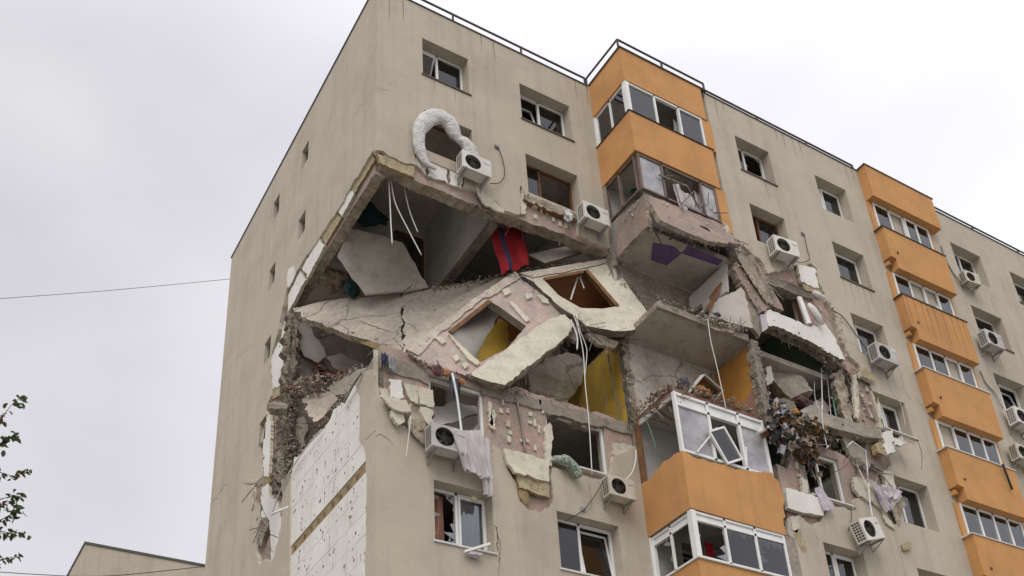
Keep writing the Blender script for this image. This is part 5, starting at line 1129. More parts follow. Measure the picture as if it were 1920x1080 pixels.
for i, (p, s, m, st, lb) in enumerate((
    ([(10.13,-1.5,16.52)][0], 0.24, 'cloth_grey', (0.8, 0.5, 1.3), 'pale grey-blue shirt on top of the clothes heap'),
    ([(10.27,-1.6,16.19)][0], 0.2, 'cloth_orange', (1.2, 0.6, 0.8), 'orange cloth in the middle of the clothes heap'),
    ([(9.71,-1.6,15.64)][0], 0.25, 'cloth_navy', (1, 0.5, 1), 'dark navy cloth at the left of the clothes heap'),
    ([(9.94,-1.7,15.8)][0], 0.17, 'cloth_grey', (0.8, 0.5, 1.1), 'grey cloth at the front of the clothes heap'),
    ([(9.97,-1.65,15.49)][0], 0.15, 'cloth_darkgreen', (1, 0.5, 0.7), 'small green cloth at the foot of the clothes heap'),
    ([(10.62,-1.6,16.14)][0], 0.2, 'cloth_brown', (1, 0.6, 1.3), 'brown cloth at the right of the clothes heap'),
    ([(10.82,-1.55,16.31)][0], 0.14, 'panel_white', (0.7, 0.5, 1.2), 'small white cloth at the right of the clothes heap'),
    ([(10.69,-1.5,16.62)][0], 0.14, 'cloth_orange', (1, 0.6, 0.9), 'small orange rag at the top right of the clothes heap'),
    ([(10.93,-1.55,15.92)][0], 0.14, 'cloth_orange', (0.8, 0.6, 1), 'orange rag hanging low right of the clothes heap'),
    ([(10.55,-1.55,15.68)][0], 0.16, 'cloth_brown', (0.5, 0.4, 2.2), 'brown strip of cloth dangling under the clothes heap'),
    ([(10.7,-1.5,15.52)][0], 0.14, 'cloth_navy', (0.4, 0.4, 2.6), 'dark strip of cloth dangling beside the smashed window'),
    ([(10.3,-1.62,15.8)][0], 0.15, 'cloth_maroon', (1, 0.6, 0.8), 'dark red rag inside the clothes heap'),
    ([(11.81,-0.8,17.78)][0], 0.28, 'cloth_maroon', (1.5, 0.6, 0.6), 'dark reddish bundle behind the hanging slab piece'))):
    garment('clothing', p, s, m, 20 + i, lb, 'clothing', st, 'heap of clothes thrown out on the wall stub')
RAGS = (([(1.42,-0.05,15.77)][0], 0.15, 'cloth_maroon', 'dark red rag on the wall head left of the steel tube'), ([(1.64,-0.08,15.75)][0], 0.09, 'cloth_orange', 'small orange rag on the wall head left of the steel tube'),
    ([(1.99,-0.1,15.63)][0], 0.08, 'cloth_orange', 'small orange rag right of the steel tube'))
q = [(1.73,0,15.75),(2.05,0,15.77),(1.72,-0.08,15.11),(1.93,-0.08,15.26)]
tag(cloth('rag', q[0], q[1], q[2], q[3], 'cloth_navy', 2, 0.08, 14, 14, 23, 0.2, out=(-0.2, -1, 0)), 'dark cloth bundled behind the steel tube', 'rag')
for i, (p, s, m, lb) in enumerate(RAGS):
    garment('rag', p, s, m, 50 + i, lb, 'rag', (1, 0.5, 1 if i < 3 else 1.5))
tag(tube('steel_tube', [(1.64,-0.3,15.61),(1.73,-0.3,15.08),(1.8,-0.3,14.3),(1.83,-0.32,13.74)], 0.028, 'pipe', None, 8, 2), 'long pale steel tube leaning across the open window', 'tube')
# open drawer with orange things on the loggia window head
dr = empty('drawer', [(7.95,-1.2,16.37)][0], 'open pale drawer full of orange things on the loggia window head', 'drawer')
DM = Matrix.Translation([(7.93,-1.25,16.52)][0]) @ Matrix.Rotation(-0.45, 4, 'Z') @ Matrix.Rotation(0.55, 4, 'X') @ Matrix.Rotation(0.7, 4, 'Y')
for nm, lo, hi, m in (('bottom', (-0.28, -0.2, -0.3), (0.28, 0.2, -0.28), 'panel_white'), ('top_board', (-0.28, -0.2, 0.28), (0.28, 0.2, 0.3), 'panel_white'), ('back_board', (-0.28, 0.18, -0.28), (0.28, 0.2, 0.28), 'cloth_orange'),
                      ('side_board', (-0.3, -0.2, -0.3), (-0.28, 0.2, 0.3), 'panel_white'), ('side_board', (0.28, -0.2, -0.3), (0.3, 0.2, 0.3), 'panel_white')):
    bm = bmesh.new(); bm_box(bm, lo, hi, DM); root_local(finish(nm, bm, m), dr)
garment('cloth', [(7.8,-1.35,16.43)][0], 0.2, 'cloth_orange', 70, 'bright orange crumpled cloth in the open drawer', 'clothing', (1.2, 0.7, 0.8))
garment('cushion', [(7.59,-1,16.76)][0], 0.24, 'cloth_navy', 71, 'dark slate cushion left of the open drawer', 'cushion', (0.8, 0.6, 1.2))
garment('rag', [(8.92,-1.2,19.28)][0], 0.1, 'cloth_blue', 72, 'small blue rag under the tilted pale wall piece', 'rag', (1.3, 0.6, 0.6))
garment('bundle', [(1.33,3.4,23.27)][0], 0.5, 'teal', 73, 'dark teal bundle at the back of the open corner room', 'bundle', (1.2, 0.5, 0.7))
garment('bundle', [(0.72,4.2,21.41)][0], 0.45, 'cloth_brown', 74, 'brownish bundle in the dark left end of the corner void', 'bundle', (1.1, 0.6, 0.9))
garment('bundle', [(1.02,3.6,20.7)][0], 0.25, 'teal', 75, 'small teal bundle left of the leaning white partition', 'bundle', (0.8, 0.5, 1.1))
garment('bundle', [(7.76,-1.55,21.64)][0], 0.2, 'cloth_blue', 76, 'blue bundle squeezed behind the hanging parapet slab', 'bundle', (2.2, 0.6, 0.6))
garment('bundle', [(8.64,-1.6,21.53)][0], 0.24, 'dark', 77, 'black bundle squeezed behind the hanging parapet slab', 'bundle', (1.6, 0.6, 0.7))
garment('pot', [(6.99,-0.9,22.92)][0], 0.1, 'teal', 78, 'small teal pot in the smashed loggia window', 'pot', (1, 1, 0.9))
# curtains behind the glass
def hang(x0, x1, z0, z1, y, mat, label, seed, folds=6):
    return tag(cloth('curtain', (x0, y, z1), (x1, y, z1), (x0, y, z0), (x1, y, z0), mat, folds, 0.04, 30, 8, seed, 0.02, out=(0, -1, 0)), label, 'curtain')
hang(1.45, 1.72, 11.7, 13.0, 0.45, 'cloth_salmon', 'salmon curtain in the left light of the lower left window', 1, 2)
hang(2.0, 2.6, 11.7, 13.0, 0.5, 'cloth_lilac', 'lilac curtain in the right light of the lower left window', 2, 4)
hang(4.3, 5.0, 11.5, 13.0, 0.5, 'cloth_lace', 'pinkish lace curtain in the left light at the bottom edge', 3, 5)
hang(5.05, 5.85, 11.5, 13.0, 0.55, 'cloth_lace', 'pinkish lace curtain in the right light at the bottom edge', 4, 6)
hang(6.95, 7.85, 25.2, 26.2, -1.2, 'cloth_white', 'white curtain behind the left pane of the top loggia', 5, 8)
hang(8.6, 9.4, 25.2, 26.2, -1.2, 'cloth_white', 'white curtain behind the right pane of the top loggia', 6, 8)
hang(7.5, 7.75, 11.0, 12.6, -0.9, 'red', 'dark red curtain strip inside the lowest loggia', 7, 2)
hang(11.1, 11.35, 25.1, 25.7, -1.05, 'cloth_white', 'white cloth scrap in the smashed top window right of the loggias', 8, 2)
hang(14.55, 14.8, 14.4, 15.7, -1.0, 'cloth_maroon', 'dark red curtain in the window right of the torn foam', 9, 2)
hang(10.9, 11.5, 11.6, 13.0, -1.0, 'cloth_lilac', 'pale curtain in the window below the tilted air conditioner', 10, 4)
n = 11
for zb, spans in ((25.1, ((16.45, 17.05), (17.75, 18.3), (18.35, 18.9))), (22.42, ((16.45, 17.05), (18.35, 18.9))), (19.74, ((16.45, 17.05), (17.1, 17.7)))):
    for x0, x1 in spans:
        z = {25.1: 'top', 22.42: 'second', 19.74: 'third'}[zb]; side = {16.45: 'leftmost', 17.1: 'second', 17.75: 'third', 18.35: 'rightmost'}[x0]
        hang(x0, x1, zb + 0.02, zb + 1.0, -1.3, 'cloth_white', f'white curtain behind the {side} pane of the {z} far balcony', n, 3); n += 1

# ================================================================ cables
CW = 'cables dangling in the void'
def cable(pts, label, r=0.012, mat='cable_white', k=5): return wire(pts, label, r, 'hanging_cable', mat, 'cable', CW, k)
cable([(0.55,0.5,21.59),(0.59,0.5,20.74),(0.61,0.5,20.08),(0.64,0.5,19.48)], 'straight white cable hanging below the corner of the ceiling', 0.016)
cable([(0.62,0.5,21.53),(0.68,0.5,20.99),(0.79,0.5,20.63),(1.05,0.5,20.11),(1.39,0.5,19.46)], 'long bent white cable hanging below the corner of the ceiling', 0.016)
cable([(1.01,0.6,21.64),(1.07,0.6,21.2),(1.18,0.6,20.73),(1.36,0.6,20.24)], 'short white cable right of the long bent one', 0.014)
cable([(5.19,-0.1,18.68),(5.24,-0.15,18.3),(5.28,-0.2,17.51),(5.2,-0.25,16.52),(5.15,-0.3,15.44),(5.04,-0.35,13.97)], 'longest white cable falling past the white framed window', 0.013)
cable([(5.27,-0.1,18.71),(5.3,-0.15,18.2),(5.39,-0.2,17.71),(5.37,-0.2,17.39),(5.24,-0.2,16.72)], 'short white cable beside the longest one', 0.011)
cable([(5.09,-0.1,18.48),(5.19,-0.15,18),(5.11,-0.2,17.53)], 'shortest white cable under the crooked cream panel', 0.02)
cable([(8.18,-1.55,18.61),(8.1,-1.6,17.86),(8.15,-1.6,17.08),(8.2,-1.6,15.87)], 'white cable hanging in front of the orange flank wall', 0.011)
cable([(6.36,0.2,18.09),(6.4,0.2,17.37),(6.48,0.2,16.45),(6.47,0.2,16.02)], 'grey rod hanging before the yellow wall', 0.022, 'steel')
cable([(6.27,0.3,17.72),(6.21,0.3,16.74),(6.17,0.3,15.96)], 'thin dark cable before the yellow wall', 0.008, 'steel')
cable([(6.5,-0.3,16.06),(6.55,-0.5,15.92),(6.63,-0.6,15.63),(6.65,-0.7,15.13),(6.68,-0.7,14.89)], 'green cable curling out beside the white loggia screen', 0.011, 'cable_green')
cable([(6.6,-0.1,15.18),(6.5,-0.15,14.83),(6.32,-0.2,14.46),(6.01,-0.3,14.11)], 'white hose running down to the air conditioner by the broken parapet', 0.02)
cable([(5.49,-0.2,14.1),(5.36,-0.1,13.78),(4.96,-0.04,13.23),(4.44,-0.02,12.83)], 'dark cable slanting from the air conditioner to the lower window', 0.01, 'cable_dark')
cable([(12.71,-1,19.03),(12.4,-1.1,18.15),(12.1,-1.2,17.31)], 'short white cable in the dark open room', 0.014)
cable([(11.74,-1.5,17.18),(11.49,-1.6,16.56),(11.32,-1.7,15.89),(11.33,-1.7,15.66)], 'white cable with a plug hanging in front of the jutting beam', 0.011)
cable([(12.43,-0.9,18.55),(12.18,-1,17.89),(11.99,-1.2,17.28),(11.94,-1.3,16.84)], 'thin grey cable left of the white ones in the dark room', 0.008)
cable([(12.95,-1,18.57),(12.73,-1.1,17.57),(12.59,-1.2,16.8),(12.43,-1.3,16.12)], 'pale green pipe standing behind the jutting beam', 0.025, 'cable_green', 3)
cable([(12.93,-1,19.1),(12.57,-1.1,17.69),(12.37,-1.2,17.07)], 'thin grey cable beside the pale green pipe', 0.008)
cable([(14.7,-1.9,16.74),(14.89,-1.8,16.44),(14.85,-1.7,16)], 'thin dark wire drooping from the thin pale plank', 0.007, 'cable_dark')
cable([(12.39,-1.5,15.73),(11.84,-1.6,15.27),(11.51,-1.6,15.08)], 'short dark wire across the smashed window', 0.008, 'cable_dark')
cable([(0.67,-0.25,14.25),(0.64,-0.2,13.76),(0.6,-0.15,13.29)], 'thin pale strip hanging from the torn corner render', 0.014)
cable([(-0.05,2.78,15.51),(-0.05,3.31,15.54),(-0.05,3.93,15.55),(-0.05,4.5,15.49),(-0.05,5.01,15.38),(-0.05,5.44,15.17),(-0.05,5.77,14.89)], 'silvery pipe running along the broken gable edge', 0.018, 'pipe')
cable([(-0.05,1.5,15.45),(-0.08,1,15.54),(-0.04,0.6,15.67)], 'pale rail lying on the top edge of the foam gable', 0.03, 'concrete', 2)
cable([(-0.48,4.6,14.15),(-0.31,4.5,14.25),(-0.14,4.4,14.33)], 'short white stick poking out of the torn gable foam', 0.03, 'frame_white', 1)
cable([(3.36,-0.03,23.52),(3.44,-0.04,23.36),(3.52,-0.05,22.92),(3.51,-0.05,22.54),(3.32,-0.06,22.19),(3.05,-0.1,22.01)], 'dark cable looping from a wall box to the upper air conditioner', 0.012, 'cable_dark')
cable([(12.74,-1.47,23.45),(12.71,-1.47,22.83),(12.71,-1.47,22.53),(12.33,-1.5,22.21),(11.87,-1.6,21.98)], 'dark cable looping to the air conditioner right of the torn loggia', 0.01, 'cable_dark')
cable([(19.53,-1.47,25.94),(19.56,-1.47,25.31),(19.75,-1.48,24.82),(19.8,-1.6,24.46)], 'grey duct running down to the small far air conditioner', 0.03, 'ac_grey')
cable([(19.46,-1.47,20.89),(19.56,-1.48,20.42),(19.85,-1.5,20.11),(19.78,-1.6,19.53)], 'grey duct looping down to the edge air conditioner', 0.025, 'ac_grey')
cable([(13.09,-1.5,20.79),(13.45,-1.5,20.73),(13.82,-1.48,20.36),(14.19,-1.48,19.85),(14.44,-1.5,19.68)], 'dark cable following the crack to the wall air conditioner', 0.014, 'cable_dark')
cable([(14.82,-1.5,19.4),(14.88,-1.47,18.63),(15.06,-1.48,18.23),(14.96,-1.5,17.49)], 'thin white cable below the wall air conditioner', 0.008)
cable([(12.03,-1.7,15.86),(12.19,-1.8,16.04),(12.6,-1.8,15.88),(12.57,-1.75,15.35),(12.55,-1.7,14.99)], 'bent silvery frame tube above the torn foam', 0.022, 'pipe', 1)
cable([(12.57,-1.7,15.07),(12.43,-1.7,14.43),(12.32,-1.75,13.93)], 'white hose rising from the tilted air conditioner', 0.02, 'cable_white')
cable([(12.39,-1.6,15.54),(12.54,-1.6,15.12),(12.6,-1.65,14.72)], 'pale bent strip beside the silvery frame tube', 0.02, 'cable_white')
cable([(11.95,-1.5,14.26),(11.86,-1.48,13.88),(11.67,-1.47,13.55)], 'dark wire from the broken sill to the tilted air conditioner', 0.01, 'cable_dark')
plug = chunk('plug', [(11.34,-1.7,15.7)][0], 0.07, 9, 'cable_white', None, (0.5, 0.5, 1.3)); tag(plug, 'white plug at the end of a cable before the jutting beam', 'plug')
tag(tube('pole', [(9.08,-1.6,15.5),(9.48,-1.6,15.77)], 0.05, 'foam_white', None, 8, 1), 'short pale tube poking out left of the clothes heap', 'tube')
tag(bar('stick', [(18.4,-1.85,17.04),(18.47,-1.85,16.23)][0], [(18.4,-1.85,17.04),(18.47,-1.85,16.23)][1], 0.05, 0.05, 'dark'), 'thin black stick hanging over the lower right orange parapet', 'stick')

# ================================================================ tree at the left edge
TIPS = ([(-7.28,-8.69,5.7),(-7.26,-8.98,6.23),(-7.23,-9.08,6.37),(-7.17,-9.16,6.5),(-7.12,-9.2,6.55)], [(-7.28,-8.69,5.7),(-7.24,-8.85,5.99),(-7.17,-8.89,6.05),(-7.05,-8.89,6.05),(-6.98,-8.92,6.09)], [(-7.29,-8.47,5.71),(-7.19,-8.58,5.91),(-7.09,-8.62,5.98),(-7.01,-8.65,6.01),(-6.97,-8.66,6.02)], [(-7.29,-8.71,5.51),(-7.18,-8.78,5.65),(-7.08,-8.82,5.7),(-7.01,-8.85,5.76),(-6.96,-8.87,5.79)],
        [(-7.27,-8.51,5.56),(-7.15,-8.58,5.69),(-7.05,-8.6,5.72),(-6.96,-8.61,5.72),(-6.91,-8.62,5.74)], [(-7.21,-8.56,5.42),(-7.08,-8.58,5.46),(-6.98,-8.61,5.5),(-6.9,-8.63,5.53)], [(-7.34,-8.83,5.97),(-7.27,-8.92,6.12),(-7.19,-8.99,6.24),(-7.15,-9.02,6.28),(-7.11,-9.04,6.31)], [(-7.25,-8.39,5.76),(-7.13,-8.47,5.91),(-7.06,-8.51,5.98),(-7.01,-8.53,6.01),(-6.96,-8.52,5.99)])
base = Vector(TIPS[0][0]); TB = Vector((base.x - 1.2, base.y + 0.3, 0))
tree = empty('tree', TB, 'leafy tree reaching in at the left picture edge', 'tree')
bm = bmesh.new()
top = Vector((TB.x + 0.2, TB.y, 6.6))
bm_tube(bm, smooth_path([TB, TB + Vector((0.05, 0.05, 2)), TB + Vector((-0.05, 0, 4.2)), top], 4), [0.16 - 0.009 * i for i in range(13)], 10)
for i in range(7):
    a = i * 0.9 + 1.5; s = TB + Vector((0, 0, 3.0 + 0.45 * i))
    bm_tube(bm, smooth_path([s, s + Vector((math.cos(a) * 0.6 - 0.3, math.sin(a) * 0.6, 0.5)), s + Vector((math.cos(a) * 1.3 - 0.6, math.sin(a) * 1.3, 0.9))], 4), 0.03, 6)
for T in TIPS:
    bm_tube(bm, smooth_path([top - Vector((0.1, 0, 2.2)), Vector(T[0])] + [Vector(p) for p in T[1:]], 4), [max(0.002, 0.018 - 0.0011 * i) for i in range(21)], 5)
root_local(finish('trunk', bm, 'bark'), tree)
def bm_leaf(bm, p, d, L, r, mi):
    d = d.normalized(); s = d.cross(Vector((r.gauss(0, 1), r.gauss(0, 1), r.gauss(0, 1)))).normalized(); n = d.cross(s)
    prof = ((0, 0), (0.18, 0.2), (0.45, 0.3), (0.75, 0.2), (1, 0))
    mid = [bm.verts.new(p + d * L * t - n * L * 0.25 * t * t) for t, _ in prof]
    for sg in (1, -1):
        e = [bm.verts.new(p + d * L * t + s * sg * L * w + n * L * (0.08 - 0.25 * t * t)) for t, w in prof[1:-1]]
        ch = [mid[0]] + e + [mid[-1]]
        for k in range(4):
            vs = [mid[k], ch[k], ch[k + 1], mid[k + 1]]
            vs = [v for i, v in enumerate(vs) if v not in vs[:i]]
            f = bm.faces.new(vs); f.material_index = mi; f.smooth = True
lr = random.Random(8)
for T in TIPS:
    P = smooth_path(T[1:], 5)
    for p in P:
        for _ in range(2 if lr.random() < 0.75 else 1):
            bm = bmesh.new(); d = Vector((lr.uniform(-0.3, 1), lr.uniform(-0.6, 0.6), lr.uniform(-1.1, 0.35)))
            bm_leaf(bm, p + Vector((lr.gauss(0, 0.02), 0, lr.gauss(0, 0.02))), d, lr.uniform(0.04, 0.065), lr, 0)
            root_local(finish('leaf', bm, 'leaf' if lr.random() < 0.93 else 'leaf_brown', None, recalc=False), tree)
bm = bmesh.new()
for _ in range(2600):
    c = Vector((TB.x - 0.9, TB.y, 5.6)); v = Vector((lr.gauss(0, 0.62), lr.gauss(0, 0.8), lr.gauss(0, 0.95)))
    bm_leaf(bm, c + v, Vector((lr.gauss(0, 1), lr.gauss(0, 1), lr.gauss(-0.6, 0.6))), lr.uniform(0.06, 0.1), lr, 0)
cr_ = root_local(finish('crown', bm, 'leaf', None, recalc=False), tree); cr_['kind'] = 'stuff'

# ================================================================ finer wreckage
fallen('wall_piece', [(2.57,1.52,18.36),(3.97,1.73,20.09),(4.23,1.61,19.66),(3.54,1.4,18.34),(3.17,1.25,17.39)], 0.08, ('plaster', 'broken'), 'grey plaster piece behind the hole of the slumped pink panel', 'wall piece', 160, 0.02)
fallen('wall_piece', [(3.05,1.09,17.25),(3.39,1.15,18.11),(3.89,1.21,19.04),(4.13,1.18,18.93),(4.05,1.09,18.06),(3.65,1.09,17.67)], 0.08, ('yellow', 'broken'), 'yellow wall piece glimpsed through the slumped pink panel', 'wall piece', 161, 0.02)
fallen('wall_piece', [(5.36,1.51,21.34),(7.02,1.2,22.04),(7.7,0.86,20.61),(7.45,0.87,20.25),(6.31,1.12,20.03),(5.59,1.35,20.5)], 0.08, ('brown_wall', 'broken'), 'rust-brown wall piece behind the hole of the cream panel', 'wall piece', 162, 0.02)
fallen('wall_piece', [(5.63,0.1,18.46),(6.38,0.1,18.57),(6.29,0.1,18.32),(5.96,0.1,18.29),(5.64,0.1,18.3)], 0.1, ('cloth_salmon', 'broken'), 'small salmon plaster piece under the crooked cream panel', 'wall piece', 163, 0.02)
fallen('ceiling_piece', [(1.7,0.75,15.41),(2.34,0.93,15.89),(2.86,0.91,15.92),(2.97,0.79,15.66),(2.62,0.73,15.47),(2.11,0.55,15.01),(1.56,0.46,14.72)], 0.06, ('plaster', 'broken'), 'white ceiling piece sagging inside the window beside the steel tube', 'ceiling piece', 164, 0.03)
fallen('ceiling_piece', [(4.83,1.6,18.1),(6.12,1.6,19.05),(6.46,1.5,19.01),(6.7,1.5,18.84),(6.53,1.6,18.16),(6.1,1.8,17.49),(5.27,2,17.6)], 0.08, ('plaster_cracked', 'broken'), 'stained beige wall piece deep in the room with the yellow wall', 'wall piece', 165, 0.03)
# sagging broken edge behind the fallen panels
rubble('rubble', [(2.1,1.6,19.49),(3.1,1.5,20.02),(3.93,1.3,20.44),(4.9,1,20.87),(5.72,0.7,21.14),(6.93,0.4,21.58)], 200, 0.09, ['broken', 'concrete', 'concrete_dark'], bld, 0.035, 31)
rubble('rubble', [(5.31,0,18.77),(5.55,-0.1,18.46),(6.54,-0.1,18.65),(7.07,-0.1,18.88),(7.58,-0.1,19.41)], 90, 0.08, ['broken', 'concrete', 'concrete_dark'], bld, 0.06, 32)
rubble('rubble', [(6.33,0.1,18.42),(6.76,0.1,18.57),(6.63,0.1,18.19)], 70, 0.1, ['concrete_dark', 'broken'], bld, 0.1, 33)
rubble('rubble', [(3.12,0,15.89),(4.2,0.1,17.22),(5.21,0.2,18.33)], 60, 0.06, ['broken', 'concrete'], bld, 0.04, 34)
rubble('rubble', [(11.34,-1,16.72),(12.07,-1,16.6),(13.02,-1,16.55)], 80, 0.13, ['concrete_dark', 'broken', 'wood'], bld, 0.2, 35)
rubble('rubble', [(13.35,-0.9,19.13),(13.58,-0.9,18.49),(13.47,-0.9,17.41)], 120, 0.12, ['concrete_dark', 'broken', 'concrete'], bld, 0.14, 36)
rubble('rubble', [(9.53,-1.5,21.44),(9.83,-1.5,20.65),(10.15,-1.5,19.52)], 60, 0.07, ['broken', 'concrete', 'foam'], bld, 0.06, 37)
rubble('rubble', [(-0.06,4.55,20.12),(0.58,3.6,19.2),(1.14,2.6,18.32),(1.48,1.8,17.5)], 110, 0.07, ['broken', 'concrete', 'concrete_dark'], bld, 0.05, 38)
rubble('rubble', [(4.14,0,22.22),(5.03,0,22.23),(5.7,0,22.28)], 40, 0.05, ['broken', 'wood'], bld, 0.04, 39)
rubble('rubble', [(7.66,-1.25,16.34),(8.27,-1.3,16.35),(9.18,-1.3,16.28),(9.68,-1.3,16.19)], 90, 0.09, ['broken', 'wood', 'concrete_dark', 'concrete'], bld, 0.07, 40)
def splinters(name, path, n, L, r0, mats, seed, dirs=(0, 0, -1), parent=bld):
    """bent reinforcing wire, laths and fibres sticking out of broken edges"""
    r = random.Random(seed); P = [Vector(p) for p in path]; bm = bmesh.new()
    for _ in range(n):
        i = r.randrange(len(P) - 1); a = P[i].lerp(P[i + 1], r.random()) + Vector((r.gauss(0, 0.04),) * 3)
        d = (Vector(dirs) + Vector((r.gauss(0, 0.6), r.gauss(-0.3, 0.5), r.gauss(0, 0.5)))).normalized(); l = L * r.uniform(0.3, 1)
        k = Vector((r.gauss(0, 0.25), r.gauss(0, 0.2), r.gauss(-0.15, 0.25))) * l
        bm_tube(bm, smooth_path([a, a + d * l * 0.5 + k * 0.4, a + d * l + k], 3), r0 * r.uniform(0.6, 1.3), 4, r.randrange(len(mats)))
    o = finish(name, bm, mats, parent); o['kind'] = 'stuff'
RB = ['steel', 'cable_dark', 'steel', 'concrete']
splinters('reinforcing_wire', [(0.21,0.25,21.5),(2.02,0.25,21.47),(3.29,0.25,21.36),(5.13,0.25,21.57),(6.96,0.25,21.55)], 26, 0.4, 0.008, RB, 1)
splinters('reinforcing_wire', [(-0.01,5.3,20.65),(-0.02,5.2,18.7),(-0.05,5.2,15.82)], 36, 0.6, 0.009, RB, 2, (0.3, -0.3, -0.3))
splinters('reinforcing_wire', [(-0.08,4.5,20.07),(0.68,3.5,19.09),(1.47,1.7,17.37)], 24, 0.5, 0.008, RB, 3)
splinters('reinforcing_wire', [(5.33,-0.1,18.57),(5.51,-0.15,18.4),(6.42,0,18.38)], 26, 0.8, 0.008, RB + ['cable_white'], 4)
splinters('reinforcing_wire', [(3.02,-0.05,15.91),(3.3,-0.05,15.96),(3.75,0,15.99)], 22, 0.5, 0.008, RB, 5)
splinters('reinforcing_wire', [(12.61,-1.2,19.39),(13.45,-1.2,19.14),(13.62,-1.2,18.31),(13.44,-1.2,17.22)], 60, 0.8, 0.009, RB + ['cable_dark'], 6)
splinters('reinforcing_wire', [(10.08,-1.5,15.73),(10.78,-1.5,15.7),(10.85,-1.45,15.06)], 50, 0.7, 0.01, RB + ['cable_dark', 'wood'], 7)
splinters('reinforcing_wire', [(6.67,0,18.47),(6.61,0,17.15),(6.6,0,16.06)], 34, 0.5, 0.008, RB, 8)
splinters('reinforcing_wire', [(6.5,-0.3,15.85),(6.69,-0.9,15.98),(7,-1.4,15.99)], 40, 0.6, 0.014, ['wood', 'broken', 'steel'], 9, (0.6, -0.3, 0.2))
splinters('reinforcing_wire', [(12.31,-1.5,15.9),(12.76,-1.55,15.68),(13.5,-1.55,15.56)], 40, 0.5, 0.009, RB + ['cable_white'], 10)
splinters('reinforcing_wire', [(-0.56,5.6,15.6),(-0.45,5.4,14.63),(-0.49,5.3,13.58)], 26, 0.5, 0.01, RB + ['wood'], 11)
splinters('reinforcing_wire', [(9.45,-1.5,18.41),(9.49,-1.5,17.12),(9.49,-1.5,16.17)], 26, 0.35, 0.008, RB, 12)
splinters('reinforcing_wire', [(0.18,4.4,17.59),(0.37,4,17.55),(0.68,3.4,17.19)], 24, 0.6, 0.009, RB + ['cable_white'], 13, (0, -0.3, 0.7))
splinters('reinforcing_wire', [(1.26,0,15.85),(1.84,0,15.8),(2.57,0,15.8)], 16, 0.3, 0.009, RB, 14, (0, -0.4, 0.3))
splinters('reinforcing_wire', [(9.55,-1.5,22.02),(9.91,-1.6,21.71),(10.43,-1.5,21.27),(10.95,-1.5,20.19)], 34, 0.4, 0.01, ['foam', 'broken', 'steel'], 15)
splinters('reinforcing_wire', [(0.3,4.4,20.67),(0.95,4.2,21.05),(1.16,4,21.43)], 16, 1.2, 0.012, ['concrete', 'wood', 'steel'], 16, (0.6, 0, 0.3))
# scraps of cloth too small to count between the clothes
r3 = random.Random(77); bm = bmesh.new()
names = ['cloth_orange', 'cloth_navy', 'cloth_grey', 'cloth_brown', 'cloth_maroon', 'dark', 'cloth_brown', 'broken', 'cloth_brown', 'dark', 'concrete_dark', 'wood', 'concrete_dark']
CP = [(11.12,-1.5,15.95),(10.84,-1.45,15.39),(11.56,-1.5,16.24),(9.63,-1.6,15.85),(10.05,-1.55,16.39),(10.21,-1.65,16.14),(10.64,-1.6,16.22),(10.9,-1.55,16.02),(10.28,-1.65,15.7),(9.8,-1.65,15.48),(10.65,-1.5,15.51)]
for _ in range(300):
    c = Vector(r3.choice(CP)) + Vector((r3.gauss(0, 0.17), r3.gauss(-0.05, 0.08), r3.gauss(-0.03, 0.15))); s = r3.uniform(0.03, 0.085)
    u = Vector((r3.gauss(0, 1), r3.gauss(0, 1), r3.gauss(0, 1))).normalized(); v = u.cross(Vector((r3.gauss(0, 1), r3.gauss(0, 1), r3.gauss(0, 1)))).normalized(); w = u.cross(v)
    mi = r3.randrange(len(names)); G = [[bm.verts.new(c + u * s * (i - 1.5) * 0.7 + v * s * (j - 1.5) * 0.9 + w * s * r3.gauss(0, 0.35) + Vector((0, 0, -abs(i - 1.5) * s * 0.4))) for j in range(4)] for i in range(4)]
    for i in range(3):
        for j in range(3):
            f = bm.faces.new((G[i][j], G[i + 1][j], G[i + 1][j + 1], G[i][j + 1])); f.material_index = mi; f.smooth = True
tag(finish('rag_heap', bm, names, None, recalc=False), 'small rags scattered through the clothes heap', 'rags', kind='stuff')
# cracks in the render
def crack(pts, w=0.012, seed=0, parent=bld, normal=(0, 1, 0), name='crack'):
    P = jag(pts, 0.035, 0.12, seed, normal=normal); n = Vector(normal); A, B = [], []
    r = random.Random(seed)
    for i, p in enumerate(P):
        d = (P[min(i + 1, len(P) - 1)] - P[max(i - 1, 0)]).normalized(); q = n.cross(d).normalized(); t = i / (len(P) - 1)
        ww = w * r.uniform(0.35, 1) * (0.25 + 0.75 * math.sin(math.pi * min(1, t + 0.15)))
        A.append(p + q * ww / 2 - n * 0.003); B.append(p - q * ww / 2 - n * 0.003)
    bm = bmesh.new()
    a = [bm.verts.new(p) for p in A]; b = [bm.verts.new(p) for p in B]
    for i in range(len(a) - 1): bm.faces.new((a[i], a[i + 1], b[i + 1], b[i]))
    return finish(name, bm, 'concrete_dark', parent)
crack([(0,0.15,23.98),(0,0.49,24),(0,1.3,24.2),(0,2.14,24.21),(0,2.77,24.19)], 0.012, 1, normal=(1, 0, 0))
crack([(-0.01,0,23.81),(0.17,0,23.84),(0.42,0,23.91)], 0.012, 2)
crack([(0,11.63,18.1),(0,10.73,18.09),(0,10.01,18.06),(0,9.48,18.21)], 0.03, 3, normal=(1, 0, 0))
crack([(0,11.44,22.44),(0,10.7,22.56),(0,9.67,22.37),(0,8.18,21.83),(0,7.62,21.63)], 0.012, 4, normal=(1, 0, 0))
crack([(0.02,0,13.72),(0.13,0,13.79),(0.25,0,13.74),(0.34,0,13.66),(0.45,0,13.59)], 0.02, 5)
crack([(0,-0.01,13.86),(0,0.22,13.88),(0,0.6,13.97)], 0.02, 6, normal=(1, 0, 0))
